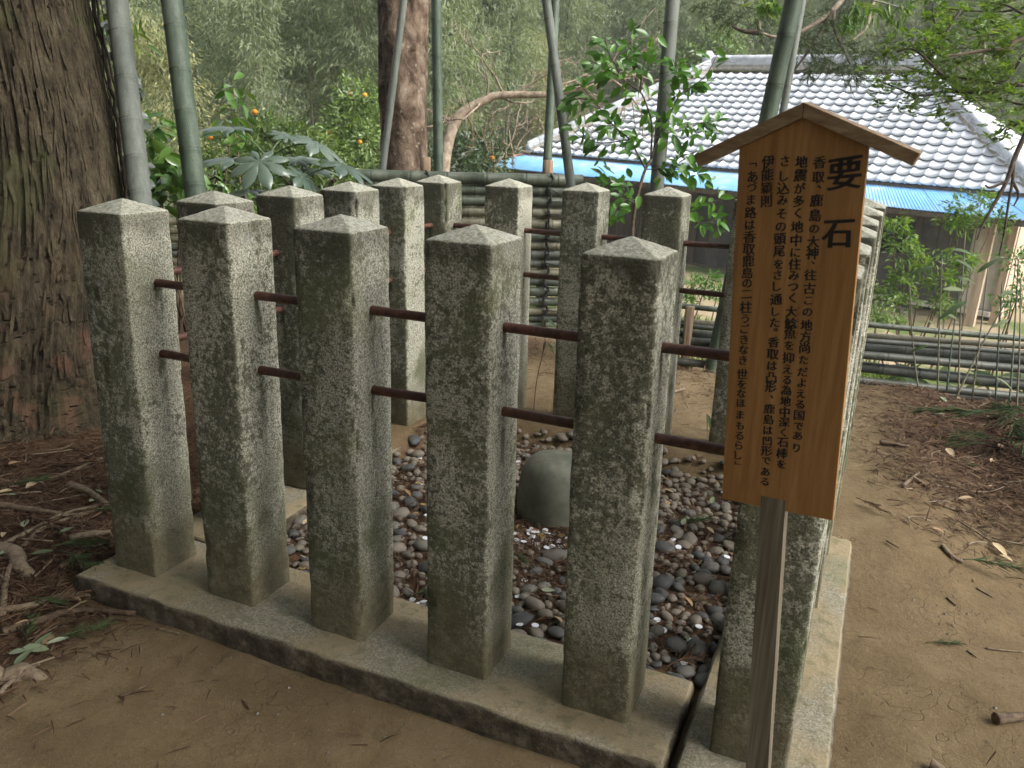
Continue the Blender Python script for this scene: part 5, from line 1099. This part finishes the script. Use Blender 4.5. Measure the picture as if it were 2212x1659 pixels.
# ------------------------------------------------------------------ bamboo grove behind
def bamboo_proto(seed, H, h0, leafmat, nleaf, cr_):
    r_ = np.random.default_rng(seed); n = 16; t = np.linspace(0, 1, n); lean = r_.normal(0, .7, 2); P = np.column_stack([lean[0] * t ** 2.2 * 1.2, lean[1] * t ** 2.2 * 1.2, H * (t - .10 * t ** 4)])
    cg = G().tube(P, np.linspace(cr_, cr_ * .25, n), 7)
    lg = G(); ncl = nleaf // 45
    f = r_.uniform(h0 / H, 1, ncl); c = along(P, f); a = r_.uniform(0, 6.28, ncl); L = r_.uniform(.25, 1.15, ncl) * (1.15 - .55 * f)
    tip = c + np.column_stack([np.cos(a) * L, np.sin(a) * L, r_.uniform(-.1, .35, ncl) * L])
    for k in range(0, ncl, 2): cg.tube([c[k], (c[k] + tip[k]) / 2 + [0, 0, .06], tip[k]], [.008, .006, .003], 4, False)
    k = r_.integers(0, ncl, nleaf); fr = r_.uniform(.35, 1.1, (nleaf, 1)); q = c[k] + (tip[k] - c[k]) * fr + r_.normal(0, .12, (nleaf, 3)) * [1, 1, 1.1]
    D_ = unit(tip[k] - c[k]) * .55 + r_.normal(0, .45, (nleaf, 3)) + [0, 0, -.75]
    lg.cloud(BLADE, q, D_, r_.normal(0, 1, (nleaf, 3)) + [0, 0, .5], r_.uniform(.13, .24, nleaf) * (.6 if leafmat is M['bamleaf_y'] else .8)); return cg.mesh('culm', M['bam_green'] if seed % 2 else M['bam_tan']), lg.mesh('foliage', leafmat, False)
PR = {'a': [bamboo_proto(s, 9 + s % 3, 1.6, M['bamleaf'], 8000, .045) for s in range(4)], 'b': [bamboo_proto(20 + s, 9.5, 4.2, M['bamleaf'], 6500, .05) for s in range(3)], 'y': [bamboo_proto(40 + s, 6.0, 1.0, M['bamleaf_y'], 8000, .035) for s in range(2)]}
def plant_bamboo(px, d, kind, label, top=None, s=1.0):
    p = at(px, 300, d); z = float(gz(p[0], p[1])) - .1
    if top is not None: s = (at(px, top, d)[2] - z) / {'a': 9.0, 'b': 9.0, 'y': 5.6}[kind]
    cm, fm = random.choice(PR[kind]); Mx = Matrix.Translation((p[0], p[1], z)) @ Matrix.Rotation(random.uniform(0, 6.28), 4, 'Z') @ Matrix.Scale(s, 4)
    t = thing('bamboo_plant', None, label, 'bamboo', {'a': 'leafy bamboos of the grove', 'b': 'bare-stemmed bamboos of the grove', 'y': 'yellow bamboos of the grove'}[kind], M=Mx)
    put('culm', cm, t, Mx); put('foliage', fm, t, Mx)
for px in range(150, 720, 52): plant_bamboo(px + random.uniform(-14, 14), random.uniform(15.5, 18.5), 'a', 'leafy grey-green bamboo at the front edge of the grove behind the citrus bushes', s=random.uniform(.75, 1.0))
for px in range(-60, 1090, 42):
    k_ = 'a' if px < 720 or random.random() < .25 else 'b'; plant_bamboo(px + random.uniform(-15, 15), random.uniform(21, 24.5), k_, 'leafy bamboo standing in the middle of the grove' if k_ == 'a' else 'bare-stemmed bamboo in the shaded middle of the grove', s=random.uniform(.9, 1.15))
for px in range(-80, 2320, 52):
    k_ = random.choice('ab'); plant_bamboo(px + random.uniform(-18, 18), random.uniform(28, 32), k_, 'leafy bamboo on the lower slope behind the grove' if k_ == 'a' else 'bare-stemmed bamboo on the lower slope behind the grove', s=random.uniform(.95, 1.2))
for px in range(-80, 2320, 64):
    k_ = random.choice('aab'); plant_bamboo(px + random.uniform(-20, 20), random.uniform(36, 42), k_, 'leafy bamboo high on the hill closing the view' if k_ == 'a' else 'bare-stemmed bamboo high on the hill closing the view', s=random.uniform(1.1, 1.4))
for px in range(760, 1085, 27): plant_bamboo(px + random.uniform(-12, 12), random.uniform(17.5, 21), 'b', 'bare-stemmed bamboo behind the pale arching branch', s=random.uniform(.9, 1.1))
for px in range(1100, 2330, 38):
    k_ = random.choice('aab'); plant_bamboo(px + random.uniform(-15, 15), random.uniform(26, 28), k_, 'leafy bamboo rising right behind the house roof' if k_ == 'a' else 'bare-stemmed bamboo rising right behind the house roof', s=random.uniform(.8, 1.05))
def shade_bamboo(x, y, sc, k):
    cm, fm = PR['a'][k % 4]; Mx = Matrix.Translation((x, y, float(gz(x, y)) - 1.0)) @ Matrix.Rotation(k * 1.3, 4, 'Z') @ Matrix.Scale(sc, 4)
    t = thing('bamboo_plant', None, 'added unseen leafy bamboo shading the scene from behind the viewer', 'bamboo', 'added shade bamboos behind the viewer', M=Mx); put('culm', cm, t, Mx); put('foliage', fm, t, Mx)
for k in range(34):      # unseen bamboo added round the viewer to darken post fronts and ground
    a = math.radians(172 + k * 4.6); rr0 = 6.6 + 1.3 * (k % 3); shade_bamboo(1.2 + math.cos(a) * rr0, -.3 + math.sin(a) * rr0, .75 + .1 * (k % 4), k)
plant_bamboo(440, 14.2, 'y', 'yellow-leaved bamboo clump drooping behind the dark green culm', 40)
plant_bamboo(1180, 25.2, 'y', 'yellow bamboo clump glowing behind the crossed culms', 80); plant_bamboo(1235, 25.6, 'y', 'yellow bamboo clump hanging above the house hip corner', 95); plant_bamboo(1010, 19.0, 'y', 'yellowish bamboo top above the bare arching branch', -30)

# ------------------------------------------------------------------ litter on the ground
def scatter_needles(name, label, cx, cy, sx, sy, n, dens=None, k_=1.0):
    x = rng.normal(cx, sx, n); y = rng.normal(cy, sy, n)
    if dens is not None: k = dens(x, y) > rng.uniform(0, 1, n); x, y = x[k], y[k]
    m = len(x); a = rng.uniform(0, 6.28, m); D_ = np.column_stack([np.cos(a), np.sin(a), rng.normal(0, .18, m)]); z = gz(x, y) + rng.uniform(.001, .018, m)
    tplv = (np.array([(0, -.035, 0), (0, .035, 0), (.5, .07, .05), (.5, .0, .05), (1, .02, .0)]), [np.array([(0, 1, 2), (0, 2, 3), (2, 4, 3)])])
    G().cloud(tplv, np.column_stack([x, y, z]), D_, rng.normal(0, .3, (m, 3)) + [0, 0, 1], rng.uniform(.018, .075, m) * k_).build(name, M['needle_brown'], None, False, label=label, cat='litter', kind='stuff')
def outside(x, y):
    x = np.asarray(x); y = np.asarray(y); return ((x < -.18) | (x > 2.17) | (y < -.22) | (y > 2.16)).astype(float)
scatter_needles('needle_litter', 'brown cedar needle litter around the foot of the cedar', -.75, -.05, .6, .6, 30000, lambda x, y: outside(x, y) * (.12 + .88 * sstep(.30, -.10, x)) * sstep(.7, .2, x), 1.05)
scatter_needles('needle_litter', 'brown needle litter heaped along the low bamboo rails', 2.75, 2.8, .55, .7, 34000, lambda x, y: outside(x, y) * (.12 + .88 * sstep(2.15, 2.5, x + .15 * (vnoise(x * 3, y * 3) - .5))) * sstep(1.0, 1.9, y), 1.15)
scatter_needles('needle_litter', 'thin brown litter on the soil behind the post rows', .9, 3.0, .9, .35, 3500, lambda x, y: outside(x, y))
scatter_needles('needle_litter', 'brown needle scraps strewn between the pebbles', .98, .95, .5, .45, 24000, lambda x, y: ((x > .18) & (x < 1.79) & (y > .18) & (y < 1.78)).astype(float) * .9 * sstep(.38, .6, vnoise(x * 3.2, y * 3.2, 4.4)) + .1 * ((x > .18) & (x < 1.79) & (y > .18) & (y < 1.78)))
scatter_needles('needle_litter', 'sparse needle crumbs on the trodden earth path', 1.6, -.4, 1.3, .9, 700, outside)
tg = G()
for q in range(260):
    if q % 2: x, y = random.uniform(-1.9, .05), random.uniform(-.8, .6)
    else: x, y = random.uniform(2.25, 3.6), random.uniform(1.3, 3.9)
    if not outside(x, y): continue
    a = random.uniform(0, 6.28); L = random.uniform(.05, .22); n = 5; t = np.linspace(0, 1, n); px_, py_ = x + np.cos(a + t * random.gauss(0, .5)) * L * t, y + np.sin(a + t * random.gauss(0, .5)) * L * t; tg.tube(np.column_stack([px_, py_, gz(px_, py_) + .008 + random.uniform(0, .012)]), random.uniform(.0015, .004), 5)
tg.build('twig_litter', M['twig'], None, label='small broken twigs strewn through the needle litter', cat='litter', kind='stuff')
# twigs
def twig(pts_px, r, label, z=.0, group='twigs on the ground', mat='twig'):
    P = []
    for x, y in pts_px:
        q = ground_at(x, y, -.06)
        for _ in range(3): q = ground_at(x, y, float(gz(q[0], q[1])) + r + z)
        P.append(q)
    P = curve(P, max(8, 5 * len(P))); G().tube(P, np.linspace(r, r * .6, len(P)), 8).build('twig', M[mat], label=label, cat='twig', group=group)
TB = 'thin brown stick in the litter beside the cedar foot'; TS = 'short thin twig on the bare earth path'
for pp, r, lb in [([(-20, 1190), (60, 1150), (140, 1110), (225, 1090)], .008, 'bent pale stick lying towards the cedar corner post'), ([(5, 1330), (20, 1230), (80, 1150), (150, 1120), (225, 1100)], .007, 'long curved stick arching over the litter by the cedar'), ([(150, 1047), (190, 1062), (232, 1090)], .012, 'pale broken stick leaning by the cedar corner post'), ([(-10, 1320), (60, 1310), (150, 1285), (220, 1288), (262, 1305)], .009, 'long grey stick pointing at the slab end'), ([(5, 1365), (70, 1345), (140, 1322), (200, 1318), (292, 1325)], .009, 'brown stick lying along the slab end'), ([(-10, 1090), (60, 1100), (130, 1110)], .011, TB), ([(150, 1165), (190, 1155), (238, 1150)], .012, TB), ([(80, 1045), (150, 1020), (220, 990)], .008, TB), ([(130, 1225), (160, 1205), (185, 1185)], .007, TB), ([(0, 1500), (15, 1480), (40, 1462)], .006, TB),
              ([(340, 1357), (388, 1369)], .0035, 'reddish twig lying against the base slab'), ([(258, 1505), (290, 1492), (318, 1480)], .0035, 'forked brown twig on the earth before the slab'), ([(2150, 1552), (2180, 1550), (2230, 1545)], .011, 'pale cut stick on the path earth'), ([(2010, 1650), (2040, 1665)], .01, 'stub of dark stick at the path edge'), ([(2035, 1178), (2055, 1200), (2080, 1215)], .006, 'dark twig carrying a green cedar spray on the path'), ([(1915, 1168), (1943, 1184)], .003, TS), ([(2045, 1290), (2065, 1308)], .003, TS), ([(2110, 1270), (2145, 1290)], .003, TS), ([(1760, 1250), (1770, 1264)], .003, TS), ([(2090, 1405), (2110, 1420)], .0025, TS), ([(2130, 1400), (2170, 1405), (2212, 1408)], .003, TS),
              ([(2250, 850), (2240, 800), (2270, 760)], .008, 'pale stick among rails'), ([(1935, 780), (1975, 830), (2000, 880)], .01, 'pale bent stick leaning in the litter by the rails'), ([(1900, 955), (1935, 960), (1965, 965)], .008, 'dark stick lying where path meets litter'), ([(2020, 1048), (2070, 1055), (2120, 1062)], .004, 'thin straight twig in the path side litter'), ([(1950, 1050), (1985, 1020)], .006, 'crossed twig in the path side litter'), ([(1970, 1030), (2010, 1055)], .006, 'dark crossed twig in the path side litter'), ([(2010, 1080), (2060, 1100), (2100, 1105)], .005, 'reddish twig in the path side litter'), ([(1410, 860), (1440, 850), (1480, 840)], .008, 'twig on soil behind the post row')]:
    twig(pp, r * (1.5 if r > .0055 else 1.2), lb)
# root crossing at the picture edge
def root(pp, r, label):
    P = []
    for x, y in pp:
        q = ground_at(x, y, -.03); P.append(np.array([q[0], q[1], float(gz(q[0], q[1])) + r * .35]))
    P = curve(P, 40); t_ = np.linspace(0, 1, 40); P[:, 2] -= np.maximum(0, t_ - .55) ** 2 * r * 9; P += np.column_stack([vnoise(t_ * 7, 1), vnoise(t_ * 7, 2), vnoise(t_ * 7, 3)]) * r * .6 - r * .3; G().tube(P, r * (1 - .8 * t_ ** 1.6) * (.85 + .3 * vnoise(t_ * 9, 5.)), 12).build('surface_root', M['twig'], label=label, cat='root')
root([(-60, 1450), (20, 1432), (70, 1430), (118, 1448)], .03, 'thick grey root breaking the soil below the litter'); root([(-60, 1170), (10, 1195), (60, 1235), (80, 1230)], .033, 'broad brown cedar root half buried in litter')
# fallen leaves
FLM = {'leaf_brown': G().cloud(leaf_tpl(.42, .1, .10, 5), [(-.5, 0, 0)], [(1, 0, 0)], [(0, 0, 1)], [1.0]).mesh('leaf', M['leaf_brown']), 'leaf_grey': G().cloud(leaf_tpl(.36, -.08, .07, 5), [(-.5, 0, 0)], [(1, 0, 0)], [(0, 0, 1)], [1.0]).mesh('leaf', M['leaf_grey'])}
def fallen(x, y, s_, mt, label, zo=.012, group='fallen leaves'):
    a = random.uniform(0, 6.28); o = put('fallen_leaf', FLM[mt], None, frame(np.array([x, y, float(gz(x, y)) + zo]), (math.cos(a), math.sin(a), random.gauss(0, .18)), (random.gauss(0, .3), random.gauss(0, .3), 1), s_)); tag(o, label, 'leaf', group)
LT = {'leaf_brown': 'tan fallen leaf', 'leaf_grey': 'grey-green fallen leaf'}
for q in range(120):
    x, y = random.uniform(-1.7, .05), random.uniform(-.75, .4)
    if not outside(x, y): continue
    mt = random.choice(['leaf_brown', 'leaf_grey', 'leaf_grey']); fallen(x, y, random.uniform(.04, .085), mt, LT[mt] + ' in the litter round the cedar foot', .022, LT[mt] + ' by the cedar')
for q in range(46):
    x, y = random.uniform(2.35, 3.6), random.uniform(1.4, 3.7); mt = random.choice(['leaf_brown', 'leaf_grey', 'leaf_brown']); fallen(x, y, random.uniform(.04, .09), mt, LT[mt] + ' in the litter beside the earth path', .02, LT[mt] + ' by the path')
for q in range(34):
    x, y = random.uniform(.22, 1.76), random.uniform(.22, 1.7); mt = random.choice(['leaf_brown', 'leaf_grey'])
    if (x - 1.03) ** 2 + (y - 1.06) ** 2 > .04: fallen(x, y, random.uniform(.035, .06), mt, LT[mt] + ' lying on the enclosure pebbles', .035, LT[mt] + ' on the pebbles')
gn = 2600; gx = rng.uniform(-1.2, 3.2, gn); gy = rng.uniform(-1.3, 3.4, gn); kp = (outside(gx, gy) > 0); gx, gy = gx[kp], gy[kp]; gs = G(); v0, f0 = PM[1]
gsz = rng.uniform(.0012, .0042, len(gx)) * rng.choice([1, 1, 1, 1.8], len(gx))
gs.cloud((np.array([(1, 0, 0), (-.9, .2, 0), (0, 1, 0), (.1, -1, .1), (0, 0, .9), (0, 0, -.6)]), [np.array([(0, 2, 4), (2, 1, 4), (1, 3, 4), (3, 0, 4)])]), np.column_stack([gx, gy, gz(gx, gy) + .0008]), rng.normal(0, 1, (len(gx), 3)) * [1, 1, .2], np.array([0, 0, 1.]) + rng.normal(0, .2, (len(gx), 3)), gsz).build('grit', M['pebble'], None, False, label='loose grit and crumbs of earth on the trodden ground', cat='grit', kind='stuff')
# cedar sprays
def spray_mesh(seed, mat):
    r_ = np.random.default_rng(seed); g = G(); main = curve([(0, 0, 0), (.35, .04, .03), (.7, -.03, .04), (1, .05, .01)], 14); g.tube(main, np.linspace(.012, .005, 14), 5)
    for q in range(34):
        f = r_.uniform(.15, 1); p = along(main, np.array([f]))[0]; a = r_.choice([-1, 1]) * r_.uniform(.25, .8); L = r_.uniform(.2, .42) * (1.15 - f * .5); d = np.array([math.cos(a), math.sin(a), r_.uniform(-.05, .15)]); P = p + d * np.linspace(0, L, 6)[:, None] + np.array([0, 0, 1]) * (np.linspace(0, 1, 6) ** 2 * .03 * r_.normal())[:, None]
        g.tube(P, np.linspace(.011, .006, 6), 4, False); k = 16; fr = r_.uniform(0, 1, k); g.cloud(NEEDLE, p + d * (fr * L)[:, None], d + r_.normal(0, .4, (k, 3)), r_.normal(0, 1, (k, 3)), r_.uniform(.04, .08, k))
    return g.mesh('cedar_spray', mat)
SPM = {True: [spray_mesh(s, M['spray_green']) for s in (1, 2, 3)], False: [spray_mesh(s, M['needle_brown']) for s in (4, 5)]}
def spray(px, py, ang, s_, green, label, zo=.02):
    q = ground_at(px, py, -.06); q = ground_at(px, py, float(gz(q[0], q[1])) + zo); d = RT * math.cos(ang) + np.array([FW[0], FW[1], 0]) * math.sin(ang); d[2] = 0
    o = put('cedar_spray', random.choice(SPM[green]), None, frame(q, d, (random.gauss(0, .1), random.gauss(0, .1), 1), s_)); tag(o, label, 'cedar spray', 'fallen cedar sprays')
spray(2080, 1208, -.35, .17, True, 'fresh green cedar spray lying alone on the path earth'); spray(2000, 1388, -.05, .10, True, 'small green cedar sprig on the path earth', .006)
for px, py, a, s_, lb in [(90, 1390, .6, .17, 'green cedar spray below the slab end'), (60, 1385, 2.0, .14, 'dark green cedar sprig beside the thick root'), (130, 1190, -.6, .2, 'green cedar spray under the curved stick'), (110, 1180, .2, .17, 'green cedar spray by the broad root'), (180, 1105, .2, .14, 'green cedar sprig touching the corner post foot'), (5, 1050, .5, .15, 'green cedar sprig on the litter at cedar foot'), (60, 1290, -.3, .14, 'green cedar sprig among sticks')]: spray(px, py, a, s_, True, lb)
for px, py, a, s_, g_, lb in [(1490, 1010, 1.1, .14, False, 'brown cedar spray between pebbles below the upper rod'), (1140, 980, .5, .13, False, 'brown cedar spray behind the stone dome'), (1150, 1230, 2.0, .11, True, 'green cedar sprig lying below the coin heap'), (870, 1100, 1.2, .12, False, 'brown cedar spray between two posts of the sign row'), (1460, 1300, .2, .15, False, 'brown cedar spray on pebbles by the path slab'), (880, 1010, .3, .12, False, 'brown cedar spray on the inner pebbles'), (1450, 1130, .3, .16, True, 'green cedar spray on the pebbles behind the iron rods'), (885, 1290, .7, .1, True, 'green cedar sprig at the inner slab edge'), (880, 1220, 2.3, .12, False, 'brown cedar spray on the pebbles'), (1140, 1345, .2, .14, False, 'brown cedar spray by the inner slab edge'), (1440, 1440, .5, .16, False, 'brown cedar spray near the slab joint'), (890, 925, .3, .15, False, 'brown cedar spray heaped at a post foot'), (60, 1330, .9, .2, False, 'brown cedar spray between the sticks'), (160, 1260, .2, .2, False, 'brown cedar spray near the slab end'), (30, 1110, -.4, .2, False, 'brown cedar spray by the cedar root'), (90, 1010, .4, .2, False, 'brown cedar spray at the trunk foot'), (1990, 960, .4, .2, False, 'brown cedar spray on the path litter'), (2090, 870, -.3, .22, False, 'brown cedar spray below the rails'), (1850, 1075, -1.2, .13, False, 'brown cedar spray beside the base slab')]: spray(px, py, a, s_, g_, lb)
# drooping cedar bough heap at the path side
hb = ground_at(2190, 1010, -.05); heap = thing('cedar_bough', tuple(hb), 'heap of drooping dark cedar boughs at the path side', 'bough')
for q in range(36):
    p = hb + np.array([random.gauss(.12, .13), random.gauss(.02, .16), 0]); p[2] = float(gz(p[0], p[1])) + random.uniform(.06, .24); a = random.uniform(2.2, 5.2); d = np.array([math.cos(a), math.sin(a), random.uniform(-.75, -.1)])
    put('spray', random.choice(SPM[random.random() < .62]), heap, frame(p, d, (random.gauss(0, .3), random.gauss(0, .3), 1), random.uniform(.17, .3)))
# seedlings inside the posts
sd1 = thing('sasa_seedling', tuple(ground_at(1527, 960, -.05)), 'single pale-edged sasa leaf rising beside the back posts', 'plant'); b = ground_at(1527, 960, -.05); d = (b - CAM) @ FW
G().tube(curve([b, at(1528, 930, d), at(1527, 893, d)], 8), .0025, 5).build('stem', M['bam_green'], sd1); put('leaf', sl_m, sd1, frame(at(1527, 893, d), UP * -.9 + RT * .35, -FW + [0, 0, .3], .115))
sd2 = thing('bamboo_seedling', tuple(ground_at(1162, 900, -.05)), 'thin bamboo seedling standing among the pebbles', 'plant'); b = ground_at(1150, 930, -.05); d = (b - CAM) @ FW
G().tube(curve([b, at(1158, 830, d), at(1175, 750, d), at(1180, 690, d)], 12), .002, 5).build('stem', M['twig'], sd2)
for x, y, dx, dy, s_ in [(1175, 690, -.1, -1, .07), (1180, 685, .8, -.7, .09), (1178, 735, -.2, -1, .06), (1182, 738, .6, -.9, .08), (1190, 740, .9, -.5, .06)]: put('leaf', sl_m, sd2, frame(at(x, y, d), RT * dx + UP * dy, -FW + [0, 0, .6], s_))


# ------------------------------------------------------------------ damp air
hz = NT('haze'); hz.t.nodes.remove(hz.b); pv_ = hz.n('VolumePrincipled', {'Color': (.93, .96, .93), 'Density': .0019, 'Anisotropy': .25}); hz.t.links.new(pv_.outputs[0], hz.out.inputs['Volume'])
G().box((0, 38, 19), (146, 110, 46)).build('haze', hz.m, None, False, kind='stuff', label='thin damp air over the yard and grove', cat='haze')
